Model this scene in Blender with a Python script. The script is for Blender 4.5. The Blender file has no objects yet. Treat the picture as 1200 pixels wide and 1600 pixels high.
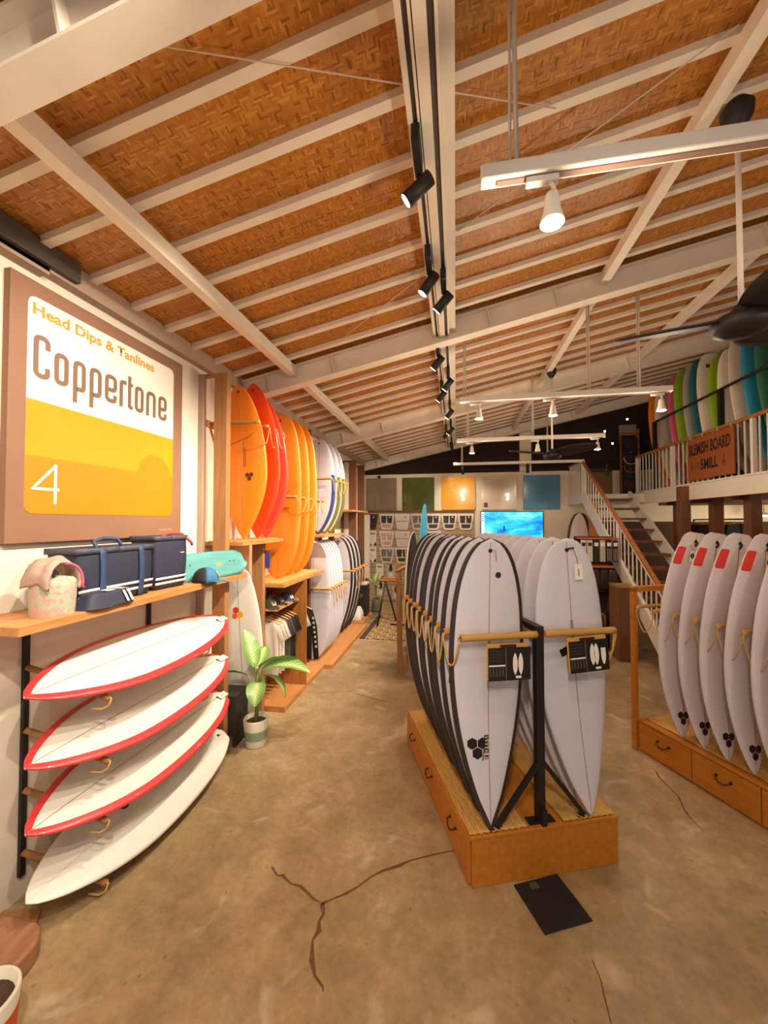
import bpy, bmesh, math, random
from mathutils import Vector, Matrix, Euler
random.seed(7)
S = bpy.context.scene
C = S.collection
PI = math.pi
R = math.radians

# ---------------------------------------------------------------- camera, world, exposure
cam_d = bpy.data.cameras.new('camera')
cam_d.sensor_fit = 'HORIZONTAL'; cam_d.sensor_width = 36.0; cam_d.lens = 610 / 1200 * 36
cam_d.clip_start = 0.05
cam = bpy.data.objects.new('camera', cam_d); C.objects.link(cam)
cam.location = (0, 0, 2.1)
cam.rotation_euler = (PI / 2 + math.atan(15 / 610), 0, math.atan(112 / 610))
S.camera = cam
S.view_settings.view_transform = 'Standard'; S.view_settings.look = 'None'
S.view_settings.gamma = 1.0; S.view_settings.use_curve_mapping = False
S.view_settings.exposure = 1.1
w = bpy.data.worlds.new('world'); S.world = w; w.use_nodes = True
w.node_tree.nodes['Background'].inputs[0].default_value = (0.93, 0.93, 1.0, 1)
w.node_tree.nodes['Background'].inputs[1].default_value = 0.32
S.cycles.max_bounces = 7; S.cycles.diffuse_bounces = 4; S.cycles.glossy_bounces = 3
S.cycles.sample_clamp_indirect = 6.0; S.cycles.caustics_reflective = False; S.cycles.caustics_refractive = False
S.cycles.use_denoising = True
WARM = (1.0, 0.86, 0.68); NEUT = (1.0, 0.80, 0.58)
SPOT_W = 115.0; LAMP_W = 13.0

def lamp(kind, name, loc, power, color, parent=None, target=None, radius=0.04, size=60, blend=0.7):
    d = bpy.data.lights.new(name, kind); d.energy = power; d.color = color; d.shadow_soft_size = radius
    if kind == 'SPOT': d.spot_size = R(size); d.spot_blend = blend
    o = bpy.data.objects.new(name, d); C.objects.link(o); o.location = loc
    if target is not None:
        o.rotation_euler = (Vector(target) - Vector(loc)).to_track_quat('-Z', 'Y').to_euler()
    if parent is not None:
        o.parent = parent; o.matrix_parent_inverse = Matrix.Translation(parent.location).inverted()
    return o

# ---------------------------------------------------------------- materials
def lin(h):
    h = h.lstrip('#'); v = [int(h[i:i + 2], 16) / 255 for i in (0, 2, 4)]
    return tuple(c / 12.92 if c <= .04045 else ((c + .055) / 1.055) ** 2.4 for c in v) + (1,)

class NT:
    def __init__(s, name):
        s.m = bpy.data.materials.new(name); s.m.use_nodes = True
        s.t = s.m.node_tree; s.b = s.t.nodes['Principled BSDF']
    def n(s, typ, **k):
        x = s.t.nodes.new(typ)
        for a, b in k.items():
            if a == 'i':
                for q, val in b.items(): x.inputs[q].default_value = val
            else: setattr(x, a, b)
        return x
    def l(s, a, b, ia=0, ib=0):
        s.t.links.new(a.outputs[ia], b.inputs[ib])
    def math(s, op, a, b=None):
        x = s.t.nodes.new('ShaderNodeMath'); x.operation = op
        for i, q in enumerate((a, b)):
            if q is None: continue
            if isinstance(q, (int, float)): x.inputs[i].default_value = q
            else: s.t.links.new(q, x.inputs[i])
        return x.outputs[0]

def flat(name, hexc, rough=.5, var=.08, scale=6.0, bump=0.0, metal=0.0, coat=0.0, emit=None):
    """plain paint / plastic / metal with a slight procedural unevenness"""
    n = NT(name); c = lin(hexc)
    co = n.n('ShaderNodeTexCoord'); no = n.n('ShaderNodeTexNoise', i={'Scale': scale, 'Detail': 3.0})
    n.l(co, no, 3, 0)
    r = n.n('ShaderNodeMapRange', i={'From Min': .3, 'From Max': .7, 'To Min': 1 - var, 'To Max': 1 + var * .4}); n.l(no, r)
    mx = n.n('ShaderNodeMix', data_type='RGBA', blend_type='MULTIPLY'); mx.inputs[0].default_value = 1
    mx.inputs[6].default_value = c; n.l(r, mx, 0, 7); n.l(mx, n.b, 2, 0)
    n.b.inputs['Roughness'].default_value = rough; n.b.inputs['Metallic'].default_value = metal
    n.b.inputs['Coat Weight'].default_value = coat
    if bump:
        bp = n.n('ShaderNodeBump', i={'Strength': bump, 'Distance': .004}); n.l(no, bp, 0, 2); n.l(bp, n.b, 0, 5)
    if emit:
        n.b.inputs['Emission Color'].default_value = lin(emit[0]); n.b.inputs['Emission Strength'].default_value = emit[1]
    return n.m

def wood(name, c1, c2, stretch=(1, 12, 12), rough=.5, scale=3.0, bump=.15):
    n = NT(name)
    co = n.n('ShaderNodeTexCoord'); mp = n.n('ShaderNodeMapping'); mp.inputs['Scale'].default_value = stretch
    no = n.n('ShaderNodeTexNoise', i={'Scale': scale, 'Detail': 6.0, 'Roughness': .6, 'Distortion': .4})
    n.l(co, mp, 3, 0); n.l(mp, no)
    cr = n.n('ShaderNodeValToRGB'); cr.color_ramp.elements[0].position = .32; cr.color_ramp.elements[1].position = .7
    cr.color_ramp.elements[0].color = lin(c1); cr.color_ramp.elements[1].color = lin(c2)
    n.l(no, cr); n.l(cr, n.b); n.b.inputs['Roughness'].default_value = rough
    bp = n.n('ShaderNodeBump', i={'Strength': bump, 'Distance': .003}); n.l(no, bp, 0, 2); n.l(bp, n.b, 0, 5)
    return n.m

def weave_mat():
    """split bamboo matting: 3/3 twill with reversing diagonals (UV in metres)"""
    n = NT('bamboo_matting'); M = n.math
    uv = n.n('ShaderNodeUVMap'); sp = n.n('ShaderNodeSeparateXYZ'); n.l(uv, sp)
    W = .0092
    x = M('DIVIDE', sp.outputs[0], W); y = M('DIVIDE', sp.outputs[1], W)
    i = M('FLOOR', x); j = M('FLOOR', y); fx = M('FRACT', x); fy = M('FRACT', y)
    ip = M('PINGPONG', i, 9)
    sm = M('ADD', ip, j)
    over = M('LESS_THAN', M('FLOORED_MODULO', sm, 8), 3.5)
    idv = M('FLOOR', M('DIVIDE', sm, 8)); idu = M('FLOOR', M('DIVIDE', M('ADD', sm, 4), 8))
    inv = M('SUBTRACT', 1.0, over)
    a = M('ADD', M('MULTIPLY', over, i), M('MULTIPLY', inv, M('MULTIPLY', j, 1.37)))
    b = M('ADD', M('MULTIPLY', over, idv), M('MULTIPLY', inv, M('ADD', idu, 57.3)))
    cm = n.n('ShaderNodeCombineXYZ'); n.t.links.new(a, cm.inputs[0]); n.t.links.new(b, cm.inputs[1])
    wn = n.n('ShaderNodeTexWhiteNoise', noise_dimensions='2D'); n.l(cm, wn)
    cr = n.n('ShaderNodeValToRGB')
    e = cr.color_ramp.elements
    e[0].position = 0; e[0].color = lin('#824a14'); e[1].position = 1; e[1].color = lin('#d2923c')
    for p, c in ((.05, '#985a1a'), (.18, '#ae6c20'), (.6, '#b87626'), (.9, '#c28332')):
        q = e.new(p); q.color = lin(c)
    n.l(wn, cr)
    big = n.n('ShaderNodeTexNoise', i={'Scale': 1.3, 'Detail': 3.0}); n.l(uv, big)
    r = n.n('ShaderNodeMapRange', i={'From Min': .3, 'From Max': .7, 'To Min': .82, 'To Max': 1.08}); n.l(big, r)
    mx = n.n('ShaderNodeMix', data_type='RGBA', blend_type='MULTIPLY'); mx.inputs[0].default_value = 1
    n.l(cr, mx, 0, 6); n.l(r, mx, 0, 7); n.l(mx, n.b, 2, 0)
    # height: rounded strip across, dropping where a strip dives under
    f = M('ADD', M('MULTIPLY', over, fx), M('MULTIPLY', inv, fy))
    g = M('ADD', M('MULTIPLY', over, M('FLOORED_MODULO', sm, 8)), M('MULTIPLY', inv, M('FLOORED_MODULO', M('ADD', sm, 4), 8)))
    prof = M('SUBTRACT', 1.0, M('POWER', M('ABSOLUTE', M('SUBTRACT', M('MULTIPLY', f, 2.0), 1.0)), 4.0))
    lng = M('SUBTRACT', 1.0, M('MULTIPLY', M('ABSOLUTE', M('SUBTRACT', g, 1.5)), .28))
    h = M('MULTIPLY', prof, lng)
    bp = n.n('ShaderNodeBump', i={'Strength': 1.0, 'Distance': .006}); n.t.links.new(h, bp.inputs[2]); n.l(bp, n.b, 0, 5)
    n.b.inputs['Roughness'].default_value = .42
    return n.m

def concrete_mat():
    n = NT('worn_concrete')
    co = n.n('ShaderNodeTexCoord')
    n1 = n.n('ShaderNodeTexNoise', i={'Scale': .8, 'Detail': 8.0, 'Roughness': .62, 'Distortion': .5}); n.l(co, n1, 3, 0)
    n2 = n.n('ShaderNodeTexNoise', i={'Scale': 4.5, 'Detail': 9.0, 'Roughness': .7}); n.l(co, n2, 3, 0)
    n3 = n.n('ShaderNodeTexVoronoi', i={'Scale': 13.0, 'Randomness': 1.0}); n.l(co, n3, 3, 0)
    n5 = n.n('ShaderNodeTexNoise', i={'Scale': 22.0, 'Detail': 6.0, 'Roughness': .75}); n.l(co, n5, 3, 0)
    n4 = n.n('ShaderNodeTexNoise', i={'Scale': 60.0, 'Detail': 4.0}); n.l(co, n4, 3, 0)
    cr = n.n('ShaderNodeValToRGB'); e = cr.color_ramp.elements
    e[0].position = .28; e[0].color = lin('#8c7350'); e[1].position = .75; e[1].color = lin('#c2a985')
    q = e.new(.5); q.color = lin('#a98e67')
    n.l(n1, cr)
    r2 = n.n('ShaderNodeMapRange', i={'From Min': .3, 'From Max': .7, 'To Min': .70, 'To Max': 1.16}); n.l(n2, r2)
    m1 = n.n('ShaderNodeMix', data_type='RGBA', blend_type='MULTIPLY'); m1.inputs[0].default_value = 1
    n.l(cr, m1, 0, 6); n.l(r2, m1, 0, 7)
    r5 = n.n('ShaderNodeMapRange', i={'From Min': .3, 'From Max': .7, 'To Min': .80, 'To Max': 1.15}); n.l(n5, r5)
    m5 = n.n('ShaderNodeMix', data_type='RGBA', blend_type='MULTIPLY'); m5.inputs[0].default_value = 1
    n.l(m1, m5, 2, 6); n.l(r5, m5, 0, 7); m1 = m5
    # small dark pits and pale patches
    pit = n.n('ShaderNodeMapRange', i={'From Min': .06, 'From Max': .16, 'To Min': .60, 'To Max': 1.0}); n.l(n3, pit)
    gate = n.n('ShaderNodeMapRange', i={'From Min': .50, 'From Max': .57, 'To Min': 0.0, 'To Max': 1.0}); n.l(n2, gate)
    pm = n.n('ShaderNodeMix', data_type='RGBA', blend_type='MULTIPLY'); n.l(gate, pm, 0, 0); n.l(m1, pm, 2, 6); n.l(pit, pm, 0, 7)
    pale = n.n('ShaderNodeTexNoise', i={'Scale': 2.4, 'Detail': 5.0, 'Distortion': 1.2}); n.l(co, pale, 3, 0)
    pr = n.n('ShaderNodeMapRange', i={'From Min': .60, 'From Max': .72, 'To Min': 0.0, 'To Max': .6}); n.l(pale, pr)
    m2 = n.n('ShaderNodeMix', data_type='RGBA'); n.l(pr, m2, 0, 0); n.l(pm, m2, 2, 6); m2.inputs[7].default_value = lin('#d2c3a8')
    n.l(m2, n.b, 2, 0)
    rr = n.n('ShaderNodeMapRange', i={'From Min': .3, 'From Max': .7, 'To Min': .32, 'To Max': .6}); n.l(n1, rr); n.l(rr, n.b, 0, 2)
    ad = n.math('ADD', n2.outputs[0], n.math('MULTIPLY', n4.outputs[0], .35))
    bp = n.n('ShaderNodeBump', i={'Strength': .25, 'Distance': .006}); n.t.links.new(ad, bp.inputs[2]); n.l(bp, n.b, 0, 5)
    return n.m

def bands(name, c1, c2, axis='X', scale=40.0, rough=.7, bump=.5, dist=1.0, direction=None):
    """wound rope / straw: fine bands along one local axis"""
    n = NT(name); co = n.n('ShaderNodeTexCoord')
    wv = n.n('ShaderNodeTexWave', wave_type='BANDS', bands_direction=axis, i={'Scale': scale, 'Distortion': dist, 'Detail': 2.0, 'Detail Scale': 1.5})
    n.l(co, wv, 3, 0)
    cr = n.n('ShaderNodeValToRGB'); cr.color_ramp.elements[0].color = lin(c1); cr.color_ramp.elements[1].color = lin(c2)
    n.l(wv, cr); n.l(cr, n.b); n.b.inputs['Roughness'].default_value = rough
    bp = n.n('ShaderNodeBump', i={'Strength': bump, 'Distance': .004}); n.l(wv, bp, 0, 2); n.l(bp, n.b, 0, 5)
    return n.m

M = {}
M['wall'] = flat('wall_cream', '#eadfce', .85, .03, 2.0, .05)
M['wallback'] = flat('wall_cream_back', '#e6d8c2', .85, .04, 2.0, .05)
M['darkvoid'] = flat('dark_void_sheet', '#2a1a14', .9, .1)
M['beam'] = flat('beam_white', '#eaddcb', .6, .06, 5.0, .05)
M['taupe'] = flat('taupe_plate', '#b39a86', .7, .06, 4.0)
M['white'] = flat('white_paint', '#ece4d8', .5, .03)
M['matting'] = weave_mat()
M['floor'] = concrete_mat()
M['crack'] = flat('crack_dark', '#6f4c2e', .9, .2, 30)
M['shelf'] = wood('shelf_wood', '#b5773f', '#cf9158', (10, .9, 10))
M['post'] = wood('post_wood', '#9c6c40', '#b58252', (12, 12, .9))
M['postdark'] = wood('post_dark_wood', '#6a3e20', '#805230', (12, 12, .9))
M['panelwood'] = wood('panel_wood', '#a06327', '#b97a3a', (9, 9, .8))
M['plinth'] = wood('plinth_wood', '#b2691a', '#c87f2a', (9, 1.2, 9), .42)
M['ply'] = wood('pale_ply', '#d6ad7c', '#e3c096', (8, 1, 8))
M['railwood'] = wood('handrail_wood', '#9c5a26', '#b8743a', (4, 4, 4))
M['peg'] = bands('peg_rope_wrap', '#a9762f', '#d3a355', 'X', 45, .75, .6)
M['rope'] = flat('rope_tan', '#d2a562', .8, .2, 60)
M['ropedark'] = flat('rope_brown', '#a97a4a', .8, .2, 60)
M['straw'] = bands('straw_mat', '#a8772f', '#dcb267', 'X', 26, .8, .9, 3.5)
M['black'] = flat('black_metal', '#1c1916', .45, .1)
M['blackm'] = flat('black_matte', '#17130f', .8, .15, 30)
M['blackp'] = flat('black_plastic', '#1d1815', .6, .05)
M['darkbox'] = flat('speaker_black', '#2b2725', .6, .1, 10)
M['casing'] = flat('casing_brown_grey', '#4a4038', .5, .05)
M['chrome'] = flat('dull_metal', '#8c8478', .35, .1, metal=.8)
M['bronze'] = flat('bronze_handle', '#4a3019', .4, .1, metal=.5)
M['gold'] = flat('cord_white', '#d9cbb8', .7, .05)

def P(hexc, rough=.5, **k):
    key = 'paint_' + hexc.strip('#') + ('_%d' % int(rough * 100))
    if key not in M: M[key] = flat(key, hexc, rough, k.get('var', .05), k.get('scale', 6.0), k.get('bump', 0), coat=k.get('coat', 0))
    return M[key]

# ---------------------------------------------------------------- mesh builder
class MB:
    def __init__(s): s.v = []; s.f = []; s.sm = []; s.uv = None
    def add(s, vs, fs, smooth=False):
        o = len(s.v); s.v += [tuple(v) for v in vs]
        s.f += [tuple(i + o for i in f) for f in fs]; s.sm += [smooth] * len(fs); return s
    def box(s, x0, x1, y0, y1, z0, z1, m=None):
        vs = [Vector((x, y, z)) for z in (z0, z1) for y in (y0, y1) for x in (x0, x1)]
        if m is not None: vs = [m @ v for v in vs]
        return s.add(vs, [(0, 2, 3, 1), (4, 5, 7, 6), (0, 1, 5, 4), (2, 6, 7, 3), (0, 4, 6, 2), (1, 3, 7, 5)])
    def bar(s, p0, p1, w, h, up=(0, 0, 1)):
        """rectangular bar from p0 to p1; w across, h along up"""
        p0, p1 = Vector(p0), Vector(p1); d = (p1 - p0); L = d.length; d.normalize()
        x = d.cross(Vector(up)).normalized(); z = x.cross(d)
        vs = []
        for p in (p0, p1):
            for a, b in ((-1, -1), (1, -1), (1, 1), (-1, 1)): vs.append(p + x * a * w / 2 + z * b * h / 2)
        return s.add(vs, [(0, 1, 2, 3), (7, 6, 5, 4), (0, 4, 5, 1), (1, 5, 6, 2), (2, 6, 7, 3), (3, 7, 4, 0)])
    def tube(s, pts, r, n=8, r1=None, caps=True, closed=False):
        pts = [Vector(p) for p in pts]; k = len(pts); o = []; fs = []
        prev = None
        for i, p in enumerate(pts):
            if closed: t = pts[(i + 1) % k] - pts[i - 1]
            else: t = pts[min(i + 1, k - 1)] - pts[max(i - 1, 0)]
            t.normalize()
            if prev is None:
                a = Vector((0, 0, 1)) if abs(t.z) < .9 else Vector((1, 0, 0))
                x = t.cross(a).normalized()
            else: x = (prev - t * prev.dot(t)).normalized()
            prev = x; y = t.cross(x)
            rr = r if r1 is None else r + (r1 - r) * i / max(k - 1, 1)
            for j in range(n):
                q = 2 * PI * j / n; o.append(p + (x * math.cos(q) + y * math.sin(q)) * rr)
        m = k if closed else k - 1
        for i in range(m):
            for j in range(n):
                a = i * n + j; b = i * n + (j + 1) % n; c = ((i + 1) % k) * n + (j + 1) % n; d = ((i + 1) % k) * n + j
                fs.append((a, b, c, d))
        s.add(o, fs, True)
        if caps and not closed:
            off = len(s.v) - len(o)
            s.f.append(tuple(off + j for j in range(n))[::-1]); s.sm.append(False)
            s.f.append(tuple(off + (k - 1) * n + j for j in range(n))); s.sm.append(False)
        return s
    def lathe(s, prof, n=24, loc=(0, 0, 0), m=None):
        """prof: list of (r, z)"""
        vs = []; fs = []
        for r, z in prof:
            for j in range(n):
                q = 2 * PI * j / n; v = Vector((r * math.cos(q), r * math.sin(q), z)) + Vector(loc)
                vs.append(m @ v if m is not None else v)
        for i in range(len(prof) - 1):
            for j in range(n):
                fs.append((i * n + j, i * n + (j + 1) % n, (i + 1) * n + (j + 1) % n, (i + 1) * n + j))
        return s.add(vs, fs, True)
    def prism(s, poly, d0, d1, fn=None, smooth=False):
        """extrude 2-D polygon (a,b) between depths d0,d1; fn(a,b,d)->xyz"""
        fn = fn or (lambda a, b, d: (a, b, d)); n = len(poly)
        vs = [fn(a, b, d0) for a, b in poly] + [fn(a, b, d1) for a, b in poly]
        s.add(vs, [tuple(range(n))[::-1], tuple(range(n, 2 * n))])
        o = len(s.v) - 2 * n
        for i in range(n):
            j = (i + 1) % n; s.f.append((o + i, o + j, o + n + j, o + n + i)); s.sm.append(smooth)
        return s
    def grid(s, fn, nu, nv, smooth=True, wrap=False):
        vs = [fn(i / nu, j / nv) for j in range(nv + 1) for i in range(nu + 1)]
        fs = [(j * (nu + 1) + i, j * (nu + 1) + i + 1, (j + 1) * (nu + 1) + i + 1, (j + 1) * (nu + 1) + i) for j in range(nv) for i in range(nu)]
        return s.add(vs, fs, smooth)
    def mesh(s, name, mat):
        me = bpy.data.meshes.new(name); me.from_pydata([tuple(v) for v in s.v], [], s.f)
        me.polygons.foreach_set('use_smooth', s.sm)
        if mat is not None: me.materials.append(mat)
        me.validate(); me.update(); return me
    def build(s, name, mat, parent=None, bevel=0.0, fix=True, solid=0.0):
        me = s.mesh(name, mat)
        if fix:
            bm = bmesh.new(); bm.from_mesh(me); bmesh.ops.recalc_face_normals(bm, faces=bm.faces); bm.to_mesh(me); bm.free()
        o = bpy.data.objects.new(name, me); C.objects.link(o)
        if parent is not None: o.parent = parent
        if bevel:
            b = o.modifiers.new('bevel', 'BEVEL'); b.width = bevel; b.segments = 2; b.limit_method = 'ANGLE'
        if solid:
            q = o.modifiers.new('solid', 'SOLIDIFY'); q.thickness = solid; q.offset = 0
        return o

def B(x0, x1, y0, y1, z0, z1): return MB().box(x0, x1, y0, y1, z0, z1)
def tag(o, label=None, cat=None, group=None, kind=None):
    if label: o['label'] = label
    if cat: o['category'] = cat
    if group: o['group'] = group
    if kind: o['kind'] = kind
    return o
def thing(name, label, cat, loc=(0, 0, 0), rz=0.0, group=None):
    o = bpy.data.objects.new(name, None); C.objects.link(o); o.empty_display_size = .1
    o.location = loc; o.rotation_euler = (0, 0, rz)
    return tag(o, label, cat, group)
def struct(name, mb, mat, parent=None, **k):
    o = mb.build(name, mat, parent, **k)
    if parent is None: o['kind'] = 'structure'
    return o
KIDS = {}
def dup(root, loc=None, rot=None, label=None, group=None, skip=()):
    r = root.copy(); C.objects.link(r)
    if loc is not None: r.location = loc
    if rot is not None: r.rotation_euler = rot
    if label: r['label'] = label
    if group: r['group'] = group
    def rec(a, b):
        for ch in [o for o in ALL_KIDS(a)]:
            if ch.name.split('.')[0] in skip: continue
            c = ch.copy(); C.objects.link(c); c.parent = b; rec(ch, c)
    rec(root, r)
    return r
def ALL_KIDS(a): return list(a.children)

def text_obj(body, mat, parent, m, width=None, height=None, depth=.001, name='lettering', bold=0.0):
    """flat lettering: local x right, y up, z out of the face, then matrix m; fitted to width/height"""
    cu = bpy.data.curves.new('txt', 'FONT'); cu.body = body; cu.size = 1.0; cu.offset = bold; cu.resolution_u = 3
    t = bpy.data.objects.new('txt', cu); C.objects.link(t)
    dg = bpy.context.evaluated_depsgraph_get(); dg.update()
    me = bpy.data.meshes.new_from_object(t.evaluated_get(dg)); bpy.data.objects.remove(t); bpy.data.curves.remove(cu)
    xs = [v.co.x for v in me.vertices]; ys = [v.co.y for v in me.vertices]
    x0, x1, y0, y1 = min(xs), max(xs), min(ys), max(ys)
    sx = width / (x1 - x0) if width else None; sy = height / (y1 - y0) if height else None
    sx = sx or sy; sy = sy or sx
    for v in me.vertices: v.co = m @ Vector(((v.co.x - x0) * sx, (v.co.y - y0) * sy, depth))
    me.materials.clear(); me.materials.append(mat)
    o = bpy.data.objects.new(name, me); C.objects.link(o)
    if parent is not None: o.parent = parent
    return o
def frame_m(o, x, y, z=None):
    """matrix from origin and x / y directions"""
    x = Vector(x).normalized(); y = Vector(y).normalized(); zz = x.cross(y)
    return Matrix(((x.x, y.x, zz.x, o[0]), (x.y, y.y, zz.y, o[1]), (x.z, y.z, zz.z, o[2]), (0, 0, 0, 1)))
def round_poly(pts, rad, n=5, closed=False):
    """round the corners of a 2-D polyline"""
    out = []; k = len(pts)
    for i, p in enumerate(pts):
        if not closed and i in (0, k - 1): out.append(tuple(p)); continue
        a = Vector(pts[i - 1]); b = Vector(p); c = Vector(pts[(i + 1) % k])
        d1 = (a - b); d2 = (c - b); r = min(rad, d1.length * .5, d2.length * .5)
        if d1.length < 1e-6 or d2.length < 1e-6: out.append(tuple(p)); continue
        s = b + d1.normalized() * r; e = b + d2.normalized() * r
        for q in range(n + 1):
            t = q / n; v = s * (1 - t) ** 2 + b * 2 * t * (1 - t) + e * t * t; out.append((v.x, v.y))
    return out
def ribbon(mb, pts, width, fn, th=.002, closed=False):
    """flat stroke of a given width along a 2-D polyline, fn(a,b,d)->xyz"""
    pts = [Vector(p) for p in pts]; k = len(pts); L = []; Rr = []
    for i, p in enumerate(pts):
        if closed: d0 = (p - pts[i - 1]); d1 = (pts[(i + 1) % k] - p)
        else:
            d0 = (p - pts[i - 1]) if i else (pts[1] - p); d1 = (pts[i + 1] - p) if i < k - 1 else d0
        d0.normalize(); d1.normalize(); t = (d0 + d1).normalized() if (d0 + d1).length > 1e-6 else d0
        nn = Vector((-t.y, t.x)); sc = 1 / max(.5, nn.dot(Vector((-d0.y, d0.x))))
        L.append(p + nn * width / 2 * sc); Rr.append(p - nn * width / 2 * sc)
    m = k if closed else k - 1
    for i in range(m):
        j = (i + 1) % k
        q = [L[i], L[j], Rr[j], Rr[i]]
        mb.add([fn(v.x, v.y, th) for v in q], [(0, 1, 2, 3)])
    return mb
def rrect(x0, x1, y0, y1, r, n=6): return round_poly([(x0, y0), (x1, y0), (x1, y1), (x0, y1)], r, n, True)
def sag(p0, p1, drop, n=8):
    p0, p1 = Vector(p0), Vector(p1)
    return [p0.lerp(p1, i / n) - Vector((0, 0, drop * (1 - (2 * i / n - 1) ** 2))) for i in range(n + 1)]
def interp(tab, s):
    for i in range(len(tab) - 1):
        if s <= tab[i + 1][0]:
            a, b = tab[i], tab[i + 1]
            sl = lambda k: 0 if k < 0 or k >= len(tab) - 1 else (tab[k + 1][1] - tab[k][1]) / (tab[k + 1][0] - tab[k][0])
            h = b[0] - a[0]; t = (s - a[0]) / h
            m0 = sl(0) if i == 0 else (sl(i - 1) + sl(i)) / 2; m1 = sl(i) if i == len(tab) - 2 else (sl(i) + sl(i + 1)) / 2
            return (2*t**3 - 3*t*t + 1) * a[1] + (t**3 - 2*t*t + t) * h * m0 + (-2*t**3 + 3*t*t) * b[1] + (t**3 - t*t) * h * m1
    return tab[-1][1]
# ---------------------------------------------------------------- the building
XL, XR, YB, YF = -2.4, 8.0, 10.2, -2.6
def roof(x): return 3.72 + .215 * (x + 2.4)

fl = struct('floor', MB().box(XL - .2, XR + .2, YF - .2, YB + .2, -.12, 0), M['floor'])
ck = [[(-1.108, 2.262), (-1.05, 2.215), (-1.022, 2.223), (-.95, 2.18), (-.887, 2.176), (-.787, 2.117), (-.733, 2.101)],
      [(-.733, 2.101), (-.682, 2.136), (-.62, 2.18), (-.56, 2.236), (-.50, 2.31), (-.434, 2.364), (-.35, 2.41), (-.29, 2.458), (-.137, 2.534), (.003, 2.593)],
      [(-.733, 2.101), (-.705, 2.05), (-.715, 2.007), (-.70, 1.96), (-.715, 1.912), (-.688, 1.829), (-.65, 1.769), (-.60, 1.735), (-.591, 1.717)],
      [(1.645, 3.70), (1.633, 3.61), (1.65, 3.50), (1.663, 3.388), (1.63, 3.25), (1.626, 3.154), (1.643, 3.041)],
      [(.633, 2.071), (.644, 1.993), (.637, 1.919), (.63, 1.828)],
      [(-1.7, 4.6), (-1.3, 4.72), (-.95, 4.58), (-.7, 4.5)]]
for i, c in enumerate(ck):
    mb = MB(); k = len(c)
    wd = [(.004 + .010 * random.random()) * (1 if i < 3 else .55) for _ in c]; wd[-1] *= .4
    L = []; Rr = []
    for j in range(k):
        d = (Vector(c[min(j + 1, k - 1)]) - Vector(c[max(j - 1, 0)])).normalized(); q = Vector((-d.y, d.x)) * wd[j]
        L.append((c[j][0] + q.x, c[j][1] + q.y, .0012)); Rr.append((c[j][0] - q.x, c[j][1] - q.y, .0012))
    mb.add(L + Rr, [(j, j + 1, k + j + 1, k + j) for j in range(k - 1)])
    mb.build('crack', M['crack'], fl)

wl = struct('wall_left', MB().box(XL - .2, XL, YF, YB + .2, 0, 3.9), M['wall'])
wb = struct('wall_back', MB().box(XL, XR, YB, YB + .2, 0, 3.33), M['wallback'])
MB().box(XL, XR, YB, YB + .2, 3.335, 6.2).build('void_sheet', M['darkvoid'], wb)  # dark colour stands for the unlit opening above the back wall
MB().box(XL, 2.72, YB - .015, YB, 3.30, 3.345).build('top_ledge', M['beam'], wb)
MB().box(1.57, 1.84, YB - .12, YB, 3.345, 4.62).build('column', M['beam'], wb)
MB().box(3.0, 3.7, YB - .02, YB, 2.70, 3.33).build('lower_brown_panel', P('#8a6a42', .8), wb)
MB().box(3.02, XR, YB - .02, YB, 0, 2.1).build('lower_dark_panel', P('#4a3020', .8), wb)
struct('wall_right', MB().box(XR, XR + .2, YF, YB + .2, 0, 6.2), P('#cdb694', .85))
# the street front behind the camera stands open to the daylight
struct('wall_front', MB().box(XL, -1.9, YF - .2, YF, 0, 6.2).box(5.6, XR, YF - .2, YF, 0, 6.2).box(-1.9, 5.6, YF - .2, YF, 3.1, 6.2), P('#cdbca4', .85))

# sloping ceiling of woven matting, with the timbers and steel that carry it
nx, ny = 8, 8
vs = []; uv = []
for j in range(ny + 1):
    for i in range(nx + 1):
        x = XL + (XR - XL) * i / nx; y = YF + (YB - YF) * j / ny
        vs.append((x, y, roof(x))); uv.append(((x - XL) * 1.023, y - YF))
fs = [(j * (nx + 1) + i, (j + 1) * (nx + 1) + i, (j + 1) * (nx + 1) + i + 1, j * (nx + 1) + i + 1) for j in range(ny) for i in range(nx)]
cm = bpy.data.meshes.new('ceiling'); cm.from_pydata(vs, [], fs); cm.materials.append(M['matting'])
ul = cm.uv_layers.new(name='UVMap')
for lp in cm.loops: ul.data[lp.index].uv = uv[lp.vertex_index]
ce = bpy.data.objects.new('ceiling', cm); C.objects.link(ce); ce['kind'] = 'structure'
sd = ce.modifiers.new('solid', 'SOLIDIFY'); sd.thickness = .03; sd.offset = 1
sl = math.atan(.215); cs, sn = math.cos(sl), math.sin(sl)
def slopem(y, dz):   # local x up the slope, local z normal to it
    return Matrix(((cs, 0, -sn, XL), (0, 1, 0, y), (sn, 0, cs, roof(XL) + dz), (0, 0, 0, 1)))
LS = (XR - XL) / cs
raf = None
y = 1.469 - .333 * 12
while y < YB - .05:
    if raf is None:
        raf = MB().box(0, LS, -.027, .027, -.07, .01, slopem(0, 0)).build('rafter', M['beam'], ce); raf.location.y = y
    else:
        r = raf.copy(); C.objects.link(r); r.parent = ce; r.location.y = y
    y += .333
def purlin(x, hz=.12, w=.075):
    z = roof(x) - .07
    mb = MB().box(x - .024, x + .024, YF, YB, z - hz + .018, z).box(x - w / 2, x + w / 2, YF, YB, z - hz, z - hz + .018)
    return mb.build('purlin', M['beam'], ce)
for x in (-1.73, 1.39, 2.86, 4.5, 6.1): purlin(x)
z0 = roof(-.12) - .07
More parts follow.
